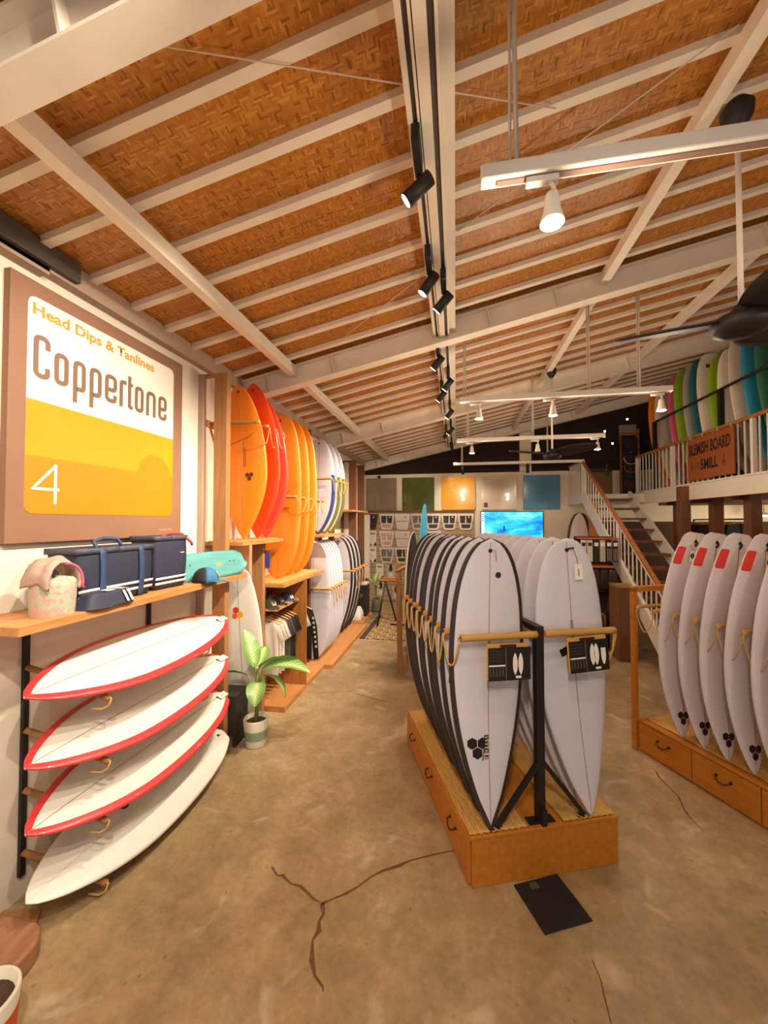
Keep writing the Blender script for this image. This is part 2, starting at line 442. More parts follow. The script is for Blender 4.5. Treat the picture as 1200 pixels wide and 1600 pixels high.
# the double purlin over the aisle carries two recessed light tracks
mb = MB()
for a, b, h in ((-.215, -.190, .16), (-.168, -.156, .16), (-.150, -.098, .17), (-.070, -.056, .16)): mb.box(a, b, YF, YB, z0 - h, z0)
mb.box(-.056, .005, YF, YB, z0 - .115, z0 - .10).box(-.01, .005, YF, YB, z0 - .11, z0)
mb.build('purlin', M['beam'], ce)
MB().box(-.190, -.168, YF, YB, z0 - .14, z0 - .12).box(-.098, -.070, YF, YB, z0 - .14, z0 - .12).build('light_track', P('#5a4a42', .6), ce)
ib = None
for y in (1.08, 4.0, 6.87, 9.98, -1.8):
    if ib is None:
        m = slopem(0, 0); mb = MB()
        mb.box(0, LS, -.065, .065, -.29, -.275, m).box(0, LS, -.065, .065, -.085, -.07, m).box(0, LS, -.012, .012, -.276, -.084, m)
        for q in (.35, 1.1, 2.75, 3.4, 5.2): mb.box(q, q + .012, -.062, .062, -.276, -.084, m)
        ib = mb.build('portal_beam', M['beam'], ce)
    else:
        o = ib.copy(); C.objects.link(o); o.parent = ce
        ib = o
    ib.location.y = y
MB().box(XL, XL + .07, YF, YB, 3.56, 3.70).build('wall_plate', M['taupe'], ce)
for a, b in (((-1.40, 1.10, 3.84), (.52, 2.10, 4.24)), ((.02, 2.72, 4.12), (1.30, 2.02, 4.40)), ((-1.03, 3.6, 3.90), (-.2, 3.05, 4.08))):
    MB().tube([a, b], .0035, 6).build('brace_rod', M['gold'], ce)
# long casing high on the left wall
cas = thing('wall_casing', 'long brown-grey casing fixed high on the wall above the yellow painting', 'casing', (-2.33, 0, 3.6))
B(-.07, .04, -1.2, 2.02, -.02, .10).build('housing', M['casing'], cas, bevel=.006)
B(-.07, .0, -1.2, 1.86, -.06, -.02).build('lower_lip', M['taupe'], cas)

# ---------------------------------------------------------------- mezzanine and stair
MX, MZ = 3.9, 2.715
mz = struct('mezzanine_floor', MB().box(MX + .03, XR, 3.0, YB, 2.55, MZ), P('#8a6238', .7))
B(MX, MX + .03, 3.0, 9.42, 2.47, MZ + .005).build('fascia', M['white'], mz)
B(MX - .02, MX + .05, 3.0, 9.42, MZ + .005, MZ + .03).build('edge_lip', M['white'], mz)
B(2.70, MX, 9.05, YB, 2.50, 2.69).build('landing_slab', M['white'], mz)
for yy in (3.6, 4.6, 5.6, 6.6, 7.6, 8.6): B(MX + .1, XR, yy, yy + .09, 2.42, 2.55).build('joist', M['postdark'], mz)
for x, y in ((3.85, 7.52), (4.30, 8.55), (4.30, 7.45), (4.25, 6.55), (4.2, 5.2), (5.6, 8.6), (5.6, 6.6)):
    B(x - .075, x + .075, y - .075, y + .075, 0, 2.70 if x < 3.9 else 2.55).build('column', M['postdark'], mz, bevel=.006)

rl = thing('mezzanine_railing', 'white balustrade with wooden handrail along the mezzanine edge', 'railing', (MX + .02, 9.40, MZ + .03))
bal = MB().box(-.008, .008, -.008, .008, 0, .74).build('baluster', M['white'], rl)
yy = -.14
k = 0
bals = []
while yy > -6.3:
    o = bal.copy(); C.objects.link(o); o.parent = rl; o.location.y = yy; yy -= .135
B(-.03, .03, -6.4, .03, .74, .79).build('handrail', M['railwood'], rl, bevel=.008)
for y in (0, -1.42, -3.4, -5.4): B(-.025, .025, y - .025, y + .025, 0, .74).build('newel_post', M['white'], rl)
pr_ = thing('board_guard_rail', 'black pipe guard rail in front of the coloured boards upstairs', 'rail', (MX + .06, 8.75, MZ + .03))
MB().tube([(0, 0, 1.36), (0, -5.0, 1.36)], .022, 8).build('rail', M['black'], pr_)
for y in (-.05, -2.05, -4.4): B(-.03, .03, y - .035, y + .035, 0, 1.35).build('upright', M['black'], pr_)

st = thing('staircase', 'open stair with white stringers and brown treads rising to the landing', 'staircase', (2.72, 5.35, 0))
run, rise = 3.70, 2.66; n = 13
for x in (0, .88):
    MB().bar((x, -.02, .02), (x, run, rise - .02), .05, .24, (0, 0, 1)).build('stringer', M['white'], st)
tr = None
for i in range(n):
    y0 = run * (i + .5) / n; z = rise * (i + 1) / n - .10
    if tr is None: tr = B(.026, .854, -.12, .13, -.02, .02).build('tread', M['postdark'], st); o = tr
    else: o = tr.copy(); C.objects.link(o); o.parent = st
    o.location = (0, y0, z)
hr = rise / run
MB().bar((0, -.05, .80 + .0), (0, run + .05, rise + .74), .05, .055).build('handrail', M['railwood'], st, bevel=.008)
MB().bar((0, 0, .74), (0, run, rise + .66), .03, .012).build('under_rail', M['white'], st)
sb = None
for i in range(26):
    y = .08 + (run - .1) * i / 25; z = y * hr + .1
    if sb is None: sb = B(-.008, .008, -.008, .008, 0, .60).build('baluster', M['white'], st); o = sb
    else: o = sb.copy(); C.objects.link(o); o.parent = st
    o.location = (0, y, z)
for i in (0, 9, 17): B(-.02, .02, -.02, .02, 0, .62).build('newel_post', M['white'], st).location = (0, .05 + i * .21, (.05 + i * .21) * hr + .08)
lr = thing('landing_railing', 'short white balustrade on the landing above the blue panel', 'railing', (2.73, 9.1, 2.69))
o0 = None
for i in range(9):
    if o0 is None: o0 = B(-.008, .008, -.008, .008, 0, .72).build('baluster', M['white'], lr); o = o0
    else: o = o0.copy(); C.objects.link(o); o.parent = lr
    o.location = (0, .04 + i * .118, 0)
B(-.022, .022, 0, 1.06, .72, .76).build('handrail', M['railwood'], lr)
B(-.03, .03, -.03, .03, 0, .72).build('newel_post', M['white'], lr)
# ---------------------------------------------------------------- lamps
def spot_head(y, x, lab, tgt, power=SPOT_W, size=75):
    z = z0 - .16
    t = thing('track_spotlight', lab, 'spotlight', (x, y, z), 0, None)
    B(-.020, .020, -.11, .10, -.085, .0).build('driver_box', M['blackp'], t, bevel=.003)
    MB().tube([(0, .08, -.085), (0, .08, -.125)], .009, 8).build('swivel_stem', M['blackp'], t)
    d = (Vector(tgt) - Vector((x, y + .08, z - .13))).normalized(); c = Vector((0, .08, -.155))
    a = c - d * .075; b = c + d * .085
    MB().tube([a, b], .038, 20).build('lamp_barrel', M['blackp'], t)
    MB().tube([b - d * .002, b + d * .002], .033, 20).build('lens', M['lens'], t)
    lamp('SPOT', 'spot_light', Vector(t.location) + b + d * .02, power, WARM, t, Vector(tgt), .035, size, .8)
M['lens'] = flat('lens_glow', '#ffffff', .3, 0, emit=('#fff2dc', 12.0))
M['bulb'] = flat('bulb_glow', '#ffffff', .3, 0, emit=('#ffe2b0', 40.0))
hs = [(1.90, -.18, (-2.3, 2.2, 2.3), 'first black track spotlight, on the near left track over the aisle'),
      (2.72, -.18, (-2.3, 3.0, 1.0), 'small black track spotlight on the left track beside the large tilted one'),
      (2.98, -.084, (-2.2, 3.9, 1.8), 'large black track spotlight tilted to the left, nearest on the right track'),
      (4.15, -.18, (-2.2, 4.8, 1.6), 'black track spotlight on the left track just beyond the second steel beam'),
      (4.85, -.084, (-2.2, 5.6, 1.4), 'black track spotlight on the right track, second after the large tilted one'),
      (5.3, -.18, (-2.2, 6.2, 1.5), 'black track spotlight on the left track above the hanging white track'),
      (6.2, -.084, (-2.2, 7.0, 1.3), 'black track spotlight on the right track before the third steel beam'),
      (7.4, -.084, (-2.2, 8.2, 1.5), 'black track spotlight on the right track beyond the third steel beam'),
      (7.7, -.18, (-1.6, 10.1, 2.0), 'black track spotlight on the left track beyond the third steel beam'),
      (8.9, -.084, (.2, 10.1, 2.2), 'last black track spotlight, nearest the back wall panels')]
for y, x, tg, lb in hs: spot_head(y, x, lb, tg, SPOT_W if y < 7.5 else 40)
for y, tg, lb in ((.55, (-2.3, 1.2, 2.4), 'nearest overhead, aimed at the painting'), (-.4, (-2.0, 2.0, .8), 'aimed at the sideways boards'), (-1.2, (-.5, 1.8, .2), 'aimed at the cracked floor'), (-.9, (1.2, 2.6, .9), 'aimed at the centre plinth')):
    spot_head(y, -.084, 'added unseen black track spotlight, ' + lb, tg, SPOT_W if y > -.8 else 55)  # unseen spots added along the track for fill

def white_track(y, x0, x1, lamps, lab, z=3.40, cords=()):
    t = thing('hanging_light_track', lab, 'light track', (x0, y, z))
    L = x1 - x0
    B(0, L, -.028, .028, -.01, .05).build('housing', M['white'], t, bevel=.006)
    B(.06, L - .02, -.012, .012, -.016, -.0101).build('track_slot', P('#8a6d5e', .6), t)
    for cx in cords:
        x = cx - x0; zt = roof(cx) - .07 - z
        MB().tube([(x - .012, 0, .05), (x - .010, 0, .05 + (zt - .05) * .5), (x - .012, 0, zt)], .006, 6).build('hanging_cord', M['gold'], t)
        MB().tube([(x + .012, 0, .05), (x + .008, 0, .05 + (zt - .05) * .6), (x + .012, 0, zt)], .010, 6).build('hanging_cord', M['gold'], t)
    for i, (lx, on, lb2) in enumerate(lamps):
        q = thing('white_track_lamp', lb2, 'lamp', (lx, y, z - .015))
        B(-.07, .045, -.016, .016, -.025, -.002).build('adapter', M['white'], q, bevel=.003)
        MB().tube([(.02, 0, -.025), (.03, 0, -.05), (.022, 0, -.07)], .008, 8).build('elbow', M['white'], q)
        MB().lathe([(0, -.065), (.020, -.066), (.026, -.09), (.030, -.13), (.041, -.165), (.043, -.180), (.036, -.180), (.03, -.172)], 20, (.022, 0, 0)).build('shade', M['white'], q)
        MB().lathe([(.0, -.170), (.034, -.171), (.033, -.180), (.02, -.186), (0, -.188)], 16, (.022, 0, 0)).build('bulb', M['bulb'] if on else M['white'], q)
        if on: lamp('POINT', 'lamp_light', (lx + .022, y, z - .245), LAMP_W, NEUT, q, None, .05)
white_track(1.51, .10, 2.6, [(.335, 1, 'white bell lamp lit on the near end of the closest hanging track'), (2.35, 1, 'added unseen white bell lamp at the far end of the closest hanging track')], 'white hanging track nearest the camera, with one glowing lamp', cords=(.22, 1.9))  # far-end lamp is unseen, added to light the right-hand boards
white_track(4.30, .05, 2.12, [(.23, 1, 'white bell lamp near the left end of the second hanging track'), (.98, 1, 'white bell lamp in the middle of the second hanging track'), (2.0, 1, 'white bell lamp at the right end of the second track, before the coloured boards')], 'second white hanging track, ending in front of the coloured boards', cords=(.10, 1.35, 1.82))
white_track(6.45, .02, 2.25, [(.24, 1, 'white bell lamp near the left end of the third hanging track'), (1.25, 0, 'unlit white lamp in the middle of the third hanging track'), (2.12, 1, 'white bell lamp near the right end of the third hanging track')], 'third white hanging track, over the middle of the shop', cords=(.2, 1.2))
white_track(9.1, -.05, 2.75, [], 'last white hanging track, just before the coloured wall panels', cords=(.15, 2.0))
for x, lb in ((.17, 'small black spotlight under the last hanging track, above the yellow panel'), (1.58, 'small black spotlight under the last hanging track, above the white panel')):
    q = thing('black_track_lamp', lb, 'spotlight', (x, 9.1, 3.384))
    B(-.03, .03, -.015, .015, -.03, 0).build('adapter', M['blackp'], q)
    MB().tube([(0, 0, -.03), (0, 0, -.20)], .035, 16).build('lamp_barrel', M['blackp'], q)
    lamp('SPOT', 'spot_light', (x, 9.1, 3.16), 9, NEUT, q, (x, 9.9, 1.5), .03, 100, .8)

def fan(x, y, zc, zm, rz, lab, r=.66):
    t = thing('ceiling_fan', lab, 'ceiling fan', (x, y, zm), rz)
    MB().lathe([(0, zc - zm), (.045, zc - zm), (.075, zc - zm - .04), (.07, zc - zm - .09), (.03, zc - zm - .16), (0, zc - zm - .165)], 20).build('canopy', M['blackp'], t)
    MB().tube([(0, 0, .06), (0, 0, zc - zm - .13)], .013, 10).build('down_rod', M['white'], t)
    MB().lathe([(0, .09), (.03, .09), (.055, .05), (.11, .03), (.135, 0), (.12, -.045), (.07, -.07), (0, -.078)], 28).build('motor', M['blackp'], t)
    bl = None
    for k in range(3):
        a = 2 * PI * k / 3
        if bl is None:
            def f(u, v):
                xx = .10 + (r - .10) * u; ww = .055 + .085 * math.sin(PI * min(1, u * .9 + .12)) ** .8
                yy = (v - .5) * 2 * ww * (1 if u < .98 else .55); return (xx, yy, .02 - .30 * yy + .03 * u)
            bl = MB().grid(f, 14, 4).build('blade', M['blackp'], t, solid=.012); o = bl
        else: o = bl.copy(); C.objects.link(o); o.parent = t
        o.rotation_euler = (0, 0, a)
    return t
fan(1.50, 2.36, 4.36, 3.16, R(155), 'large black ceiling fan hanging near the coloured boards', .58)
fan(1.43, 6.2, 4.43, 3.10, R(75), 'small black ceiling fan hanging over the middle of the shop')
# ---------------------------------------------------------------- surfboards
ROUND = [(0, .012), (.01, .07), (.03, .14), (.06, .24), (.1, .37), (.2, .60), (.3, .78), (.43, .93), (.57, 1), (.68, .98), (.79, .91), (.87, .79), (.93, .63), (.97, .44), (.99, .26), (1, .03)]
FULL = [(0, .02), (.03, .15), (.08, .34), (.16, .60), (.26, .83), (.38, .98), (.46, 1), (.6, .95), (.75, .80), (.87, .58), (.94, .38), (.98, .2), (1, .03)]
SQUASH = [(0, .03), (.01, .10), (.03, .20), (.06, .31), (.1, .44), (.2, .69), (.3, .86), (.43, .98), (.53, 1), (.66, .97), (.78, .88), (.88, .75), (.95, .60), (.98, .51), (.993, .43), (1, .30)]
FISH = [(0, .02), (.01, .12), (.03, .24), (.06, .38), (.1, .52), (.2, .78), (.32, .95), (.45, 1), (.6, .97), (.75, .86), (.87, .68), (.94, .50), (.975, .38), (.99, .28), (1, .08)]
LONG = [(0, .05), (.006, .18), (.02, .33), (.05, .52), (.1, .71), (.2, .90), (.35, .99), (.5, 1), (.65, .97), (.8, .87), (.9, .71), (.96, .50), (.985, .33), (1, .06)]
FOAM = [(0, .08), (.006, .20), (.02, .34), (.06, .54), (.12, .72), (.22, .89), (.35, .98), (.5, 1), (.7, .95), (.83, .84), (.92, .68), (.97, .50), (.99, .38), (1, .15)]

class Board:
    def __init__(s, L, W, T, prof, rn=.10, rt=.035):
        s.L, s.W, s.T, s.prof, s.rn, s.rt = L, W, T, prof, rn, rt
    def a(s, q): return s.W / 2 * interp(s.prof, min(max(q, 0), 1))
    def y0(s, q):
        return -(s.rn * (1 - q / .55) ** 2.2 if q < .55 else s.rt * ((q - .55) / .45) ** 2.2)
    def th(s, q): return s.T / 2 * max(.16, min(1, 3.2 * min(q, .0) + (1 - abs(2 * q - .95) ** 3.0)))
    def sec(s, x, q):   # half thickness at x
        a = max(s.a(q), 1e-4); return s.th(q) * max(0, 1 - abs(x / a) ** 2.6) ** .5
    def deck(s, x, z):
        q = z / s.L; return s.y0(q) - s.sec(x, q)
    def body(s):
        nst, nx = 44, 9; mb = MB(); rings = []
        vs = []
        xs = [math.sin((-1 + 2 * i / (nx - 1)) * PI / 2) for i in range(nx)]
        xs = [math.copysign(abs(x) ** .82, x) for x in xs]
        for k in range(nst + 1):
            q = k / nst; q = q + .055 * math.sin(2 * PI * q) * -1 * .8
            q = min(max(q, 0), 1); a = s.a(q); y = s.y0(q)
            for x in xs: vs.append((x * a, y - s.sec(x * a, q), q * s.L))
            for x in reversed(xs[1:-1]): vs.append((x * a, y + s.sec(x * a, q), q * s.L))
        n = 2 * nx - 2; fs = []
        for k in range(nst):
            for j in range(n): fs.append((k * n + j, k * n + (j + 1) % n, (k + 1) * n + (j + 1) % n, (k + 1) * n + j))
        mb.add(vs, fs, True)
        mb.f.append(tuple(range(n))); mb.sm.append(True); mb.f.append(tuple(nst * n + j for j in range(n))[::-1]); mb.sm.append(True)
        return mb
    def rail(s, bw, under=.03, q0=0.0, q1=1.0):
        mb = MB(); nst = 40
        for sd in (-1, 1):
            vs = []
            cols = [(bw, -1), (bw * .6, -1), (bw * .25, -1), (bw * .06, -1), (0, 0), (under * .1, 1), (under * .4, 1), (under, 1)]
            for k in range(nst + 1):
                q = k / nst; q = q - .044 * math.sin(2 * PI * q); q = min(max(q, 0), 1); q = q0 + (q1 - q0) * q
                a = s.a(q); y = s.y0(q)
                for d, side in cols:
                    x = max(a - d, 0) if d else a
                    h = s.sec(x, q) + .0014
                    vs.append((sd * (x + (.0014 if d < .004 else 0)), y + side * h if side else y, q * s.L + (-.001 if k == 0 else .001 if k == nst else 0)))
            n = len(cols)
            mb.add(vs, [(k * n + j, k * n + j + 1, (k + 1) * n + j + 1, (k + 1) * n + j) for k in range(nst) for j in range(n - 1)], True)
        return mb
    def on(s, x, z, lift=.0016): return (x, s.deck(x, z) - lift, z)
    def strip(s, x0, w, z0, z1, n=24, lift=.0012):
        mb = MB(); vs = []
        for k in range(n + 1):
            z = z0 + (z1 - z0) * k / n
            vs += [s.on(x0 - w / 2, z, lift), s.on(x0 + w / 2, z, lift)]
        return mb.add(vs, [(2 * k, 2 * k + 1, 2 * k + 3, 2 * k + 2) for k in range(n)], True)
    def decal(s, poly, lift=.002):
        cx = sum(p[0] for p in poly) / len(poly); cz = sum(p[1] for p in poly) / len(poly); n = len(poly)
        ring = [s.on(p[0], p[1], lift) for p in poly]; mid = [s.on((p[0] + cx) / 2, (p[1] + cz) / 2, lift) for p in poly]
        return MB().add(ring + mid + [s.on(cx, cz, lift)], [(i, (i + 1) % n, n + (i + 1) % n, n + i) for i in range(n)] + [(n + i, n + (i + 1) % n, 2 * n) for i in range(n)])
    def patch(s, x0, x1, z0, z1, r=.0, lift=.0022, nu=6, nv=8):
        return MB().grid(lambda u, v: s.on(x0 + (x1 - x0) * u, z0 + (z1 - z0) * v, lift), nu, nv)
def hexpoly(cx, cz, r): return [(cx + r * math.sin(PI / 3 * k), cz + r * math.cos(PI / 3 * k)) for k in range(6)]
def disc(cx, cz, r, n=14): return [(cx + r * math.cos(2 * PI * k / n), cz + r * math.sin(2 * PI * k / n)) for k in range(n)]
def hexlogo(bd, root, cx, cz, r, mat):
    g = r * 1.08 * .866
    for x, z in ((cx - g, cz + r * .81), (cx + g, cz + r * .81), (cx, cz - r * .81)):
        bd.decal(hexpoly(x, z, r)).build('logo_hexagon', mat, root, fix=False)
def price_tag(bd, root, x, z, hang=.14, dot=None):
    y = bd.deck(x, z) - .012
    MB().tube([(x - .02, y + .006, z + hang), (x - .004, y - .002, z + hang * .5), (x, y, z + .03)], .002, 5).build('tag_string', M['ropedark'], root)
    t = MB().box(x - .028, x + .028, y - .0015, y + .0015, z - .07, z + .03).build('price_tag', P('#efe7dc', .6), root)
    MB().box(x - .003, x + .003, y - .004, y - .0025, z - .045, z + .0).build('tag_print', P('#8d7a6a', .6), t)
    if dot: MB().tube([(x, y - .0022, z - .015), (x, y - .0032, z - .015)], .022, 14).build('tag_dot', M['blackp'], t)
def make_board(name, label, bd, mat, rail=None, stringer=None, plug=None, group=None):
    root = thing(name, label, 'surfboard', group=group)
    bd.body().build('board_body', mat, root)
    if rail: bd.rail(rail[1]).build('rail_band', rail[0], root, fix=False)
    if stringer: bd.strip(0, .005, bd.L * .01, bd.L * .985, 30).build('stringer', stringer, root, fix=False)
    if plug: bd.decal(disc(0, bd.L * .955, .013)).build('leash_plug', plug, root, fix=False)
    return root
M['bwhite'] = flat('board_white', '#e2d8da', .32, .02, 3, coat=.3)
M['bcream'] = flat('board_cream', '#e6e0d6', .35, .02, 3, coat=.3)
M['blav'] = flat('board_cool_white', '#d8d3dc', .34, .02, 3, coat=.3)
M['brail'] = flat('rail_black', '#352a26', .4, .05)
M['bred'] = flat('rail_red', '#d8393a', .35, .06, coat=.3)
M['bor'] = flat('board_orange', '#fa8a1e', .34, .03, 2, coat=.25)
M['bor2'] = flat('board_light_orange', '#f8942c', .34, .03, 2, coat=.25)
M['brd'] = flat('board_red', '#f04a1c', .32, .03, 2, coat=.3)
M['brd2'] = flat('board_dark_red', '#e4503a', .32, .03, 2, coat=.3)
M['str'] = flat('stringer_wood', '#a98a78', .5, .1)
M['ink'] = flat('logo_ink', '#1c1512', .45, .05)

# ------- centre display: plinth, mats, peg rack, two rows of boards
PA = R(20.5); PO = Vector((.067, 2.33, 0))
def drawer_plinth(name, label, loc, rz, W, L, Hh, nd, skirt=.0):
    t = thing(name, label, 'plinth', loc, rz)
    B(.018, W, 0, L, 0, Hh - .022).build('carcass', M['plinth'], t, bevel=.004)
    B(-.0, W + .004, -.004, L + .004, Hh - .022, Hh).build('top_board', M['plinth'], t, bevel=.004)
    dl = (L - .02) / nd
    for k in range(nd):
        y0 = .01 + k * dl
        d = B(0, .0175, y0 + .004, y0 + dl - .004, .02, Hh - .028).build('drawer', M['plinth'], t, bevel=.003)
        ym = y0 + dl / 2; zz = Hh * .60
        MB().tube([(-.0, ym - .05, zz + .01), (-.022, ym - .05, zz + .005), (-.030, ym - .02, zz - .018), (-.030, ym + .02, zz - .018), (-.022, ym + .05, zz + .005), (0, ym + .05, zz + .01)], .0055, 7).build('handle', M['bronze'], d)
        for q in (-.05, .05): MB().tube([(-.004, ym + q, zz + .01), (.0, ym + q, zz + .01)], .011, 10).build('handle_plate', M['bronze'], d)
    return t
drawer_plinth('drawer_plinth', 'low orange wood plinth with three side drawers under the black railed boards', PO, PA, .97, 1.53, .29, 3)
def straw_mat(lab, loc, rz, W, L):
    t = thing('straw_mat', lab, 'mat', loc, rz)
    rnd = random.Random(len(lab))
    def f(u, v): return (u * W, v * L, .004 + .0035 * math.sin(u * 57 + 3 * math.sin(v * 31)) + .003 * rnd.random())
    mb = MB().grid(f, 36, 50)
    mb.build('woven_straw', M['straw'], t, solid=.004)
    return t
PM = Matrix.Translation(PO) @ Matrix.Rotation(PA, 4, 'Z')
def pw(u, v, z=0): return PM @ Vector((u, v, z))
straw_mat('straw runner under the black railed boards on the centre plinth', pw(.008, .01, .292), PA, .36, 1.50)
straw_mat('straw runner under the plain white boards on the centre plinth', pw(.605, .01, .292), PA, .35, 1.50)

def peg_mb(p0, p1, r=.021):
    a, b = Vector(p0), Vector(p1); n = 16
    return MB().tube([a.lerp(b, i / n) for i in range(n + 1)], r, 12)
rk = thing('peg_rack', 'black steel rack with rope-wound pegs standing on the centre plinth', 'rack', pw(.475, .05, .292), PA)
B(-.024, .024, -.024, .024, .0, 1.13).build('steel_post', M['black'], rk, bevel=.003)
B(-.024, .024, 1.36, 1.408, .0, 1.13).build('steel_post', M['black'], rk, bevel=.003)
B(-.024, .024, -.024, 1.408, 1.13, 1.17).build('top_bar', M['black'], rk, bevel=.003)
B(-.085, .085, -.03, .03, 0, .006).build('foot_plate', M['black'], rk)
B(-.016, .016, -.055, -.024, 0, .09).build('bracket', M['black'], rk)
for sx in (-1, 1):
    MB().bar((sx * .01, -.012, .36), (sx * (.285), -.012, .012), .026, .026, (0, 1, 0)).build('brace', M['black'], rk)
    B(sx * .285 - .05, sx * .285 + .03, -.035, .01, 0, .008).build('brace_foot', M['black'], rk)
NB = 9; DV = .158
pgs = []
for side in (-1, 1):
    for k in range(NB):
        x1 = side * (.51 if k == 0 or side > 0 else .555)
        y = -.025 + k * DV
        p = peg_mb((side * .026, 0, 0), (x1, 0, 0)).build('peg', M['peg'], rk) if k < 2 else None
        if p: base = p
        else: p = base.copy(); C.objects.link(p); p.parent = rk
        p.location = (0, y, 1.125)
        if k < NB - 1:
            e0 = Vector((x1, y, 1.115)); e1 = Vector((side * (.51 if side > 0 else .555), y + DV, 1.115))
            dr = .13 + .05 * random.random()
            MB().tube([e0 + Vector((side * .008, 0, 0))] + sag(e0 + Vector((side * .012, .005, -.03)), e1 + Vector((side * .012, -.01, -.02)), dr, 12) + [e1], .006, 7).build('rope_loop', M['rope'], rk)
            MB().tube([e0 + Vector((side * .004, -.01, .02)), e0 + Vector((side * .014, 0, .01)), e0 + Vector((side * .012, .008, -.012)), e0 + Vector((side * .012, .0, -.03))], .003, 5).build('hook', M['bronze'], rk)
MB().tube([(.51, -.02, 1.11), (.505, -.015, 1.0), (.49, .0, .93), (.46, .02, .99), (.44, .03, 1.08)], .006, 7).build('rope_loop', M['rope'], rk)

def clipboard(label, u, v, z, tilt, kind):
    m = pw(u, v, z); t = thing('clipboard', label, 'clipboard', m, PA)
    t.rotation_euler = (R(-3), R(tilt), PA)
    W, Hh = .265, .205
    B(-W / 2, W / 2, -.004, .004, -Hh, 0).build('board', P('#c9963f', .6), t, bevel=.003)
    c = B(-W / 2 + .008, W / 2 + .008, -.0065, -.0042, -Hh - .004, -.022).build('black_card', P('#1d1713', .4), t)
    B(-.05, .05, -.012, -.0045, -.022, -.004).build('clip', M['bronze'], t, bevel=.002)
    B(-.016, -.013, -.0072, -.0066, -Hh, -.024).build('card_fold', P('#8a7a6c', .6), t)
    B(-W / 2 + .012, -.02, -.0074, -.0066, -.128, -.119).build('white_bar', P('#e8e2d8', .6), t)
    for k in range(5): B(-W / 2 + .014 + k * .02, -W / 2 + .024 + k * .02, -.0072, -.0066, -.185, -.135).build('print_column', P('#4a4038', .6), t)
    for k in range(4): B(-W / 2 + .014, -.03 - .006 * (k % 2), -.0072, -.0066, -.045 - k * .018, -.040 - k * .018).build('print_line', P('#3c332c', .6), t)
    def ol(cx, hw, z0_, z1_, pr, nm='board_picture'):
        n = 12; pts = [(cx - hw * interp(pr, i / n), z0_ + (z1_ - z0_) * i / n) for i in range(n + 1)] + [(cx + hw * interp(pr, i / n), z0_ + (z1_ - z0_) * i / n) for i in range(n, -1, -1)]
        MB().prism(pts, -.0075, -.0066, lambda a, b, d: (a, d, b)).build(nm, P('#ece6da', .6), t)
    sp = [(0, .1), (.1, .5), (.3, .9), (.5, 1), (.7, .9), (.9, .5), (1, .1)]
    if kind == 0: ol(.043, .015, -.178, -.055, sp); ol(.078, .015, -.178, -.055, sp)
    else:
        ol(.030, .017, -.172, -.045, sp); ol(.056, .017, -.172, -.045, sp)
        ol(.104, .016, -.172, -.075, [(0, .25), (.2, .7), (.5, 1), (.8, 1), (1, .95)], 'wide_board_picture')
    B(.045, .08, -.0075, -.0066, -.198, -.184).build('print_label', P('#ece6da', .6), t)
clipboard('clipboard with black card showing two white boards, on the left front peg', .24, -.012, 1.385, 1.0, 0)
clipboard('clipboard with black card showing three white boards, on the right front peg', .755, -.012, 1.40, -2.5, 1)

# front row: black rails
b1 = Board(1.70, .485, .06, ROUND, .085, .04)
def put(root, mat_loc, rz, lean=0.0, tiltv=0.0):
    root.location = mat_loc; root.rotation_euler = (tiltv, lean, rz)
ords = ['nearest', 'second', 'third', 'fourth', 'fifth', 'sixth', 'seventh', 'eighth', 'ninth', 'tenth']
base = make_board('shortboard', 'x', b1, M['blav'], (M['brail'], .026), M['str'], M['blackp'])
hexlogo(b1, base, -.072, .452, .034, M['ink'])
e = MB()
for a, b, c, d in ((-.030, -.002, .50, .525), (-.027, -.005, .455, .497), (-.030, -.002, .425, .450), (-.028, -.004, .39, .412)): e.add([b1.on(a, c), b1.on(b, c), b1.on(b, d), b1.on(a, d)], [(0, 1, 2, 3)])
e.build('logo_panel', P('#4a3d36', .5), base, fix=False)
e2 = MB()
for k in range(7):
    z = .395 + k * .019; e2.add([b1.on(-.024, z, .003), b1.on(-.008, z, .003), b1.on(-.008, z + .007, .003), b1.on(-.024, z + .007, .003)], [(0, 1, 2, 3)])
e2.build('logo_text_marks', P('#cfc5bf', .5), base, fix=False)
b1.decal([(-.045, .38), (-.036, .385), (-.028, .45), (-.034, .45)]).build('logo_tail', P('#5d4e46', .5), base, fix=False)
b1.strip(.002, .018, .96, 1.12, 8, .0018).build('dims_writing', P('#b3a39c', .6, var=.5, scale=120), base, fix=False)
plab = 'white shortboard with black rails, %s in the centre plinth left row'
us = [.155, .15, .15, .158, .155, .17, .165, .175, .175]
for k in range(NB):
    if k == 1:
        base = make_board('shortboard', 'x', b1, M['blav'], (M['brail'], .026), M['str'], M['blackp'])
        hexlogo(b1, base, -.125, .76, .034, M['ink'])
    o = base if k < 2 else dup(base, skip=('price_tag', 'tag_string'))
    o['label'] = 'white shortboard with black rails and full hexagon logo, nearest in the centre row' if k == 0 else plab % (ords[k] + ' from the front')
    o['group'] = 'black railed shortboards on the centre plinth'
    put(o, pw(us[k] - .015, .10 + k * DV, .298), PA + R(random.uniform(-1.5, 1.5) if k else 0), R(1.4 + random.uniform(-.5, .5)), R(-1.0))
    if k == 0:
        MB().tube([(.0, b1.deck(0, 1.63) - .002, 1.63), (.004, b1.deck(0, 1.63) - .012, 1.632), (.03, b1.deck(.03, 1.63) - .01, 1.625), (.04, b1.deck(.04, 1.60) - .006, 1.56)], .002, 5).build('leash_string', M['ropedark'], o)
        b1.decal(disc(.055, 1.475, .019)).build('round_sticker', P('#2b2530', .4), o, fix=False)
    if k == 1: price_tag(b1, o, .02, 1.60, .05, True)
b2 = Board(1.70, .49, .064, ROUND, .085, .04)
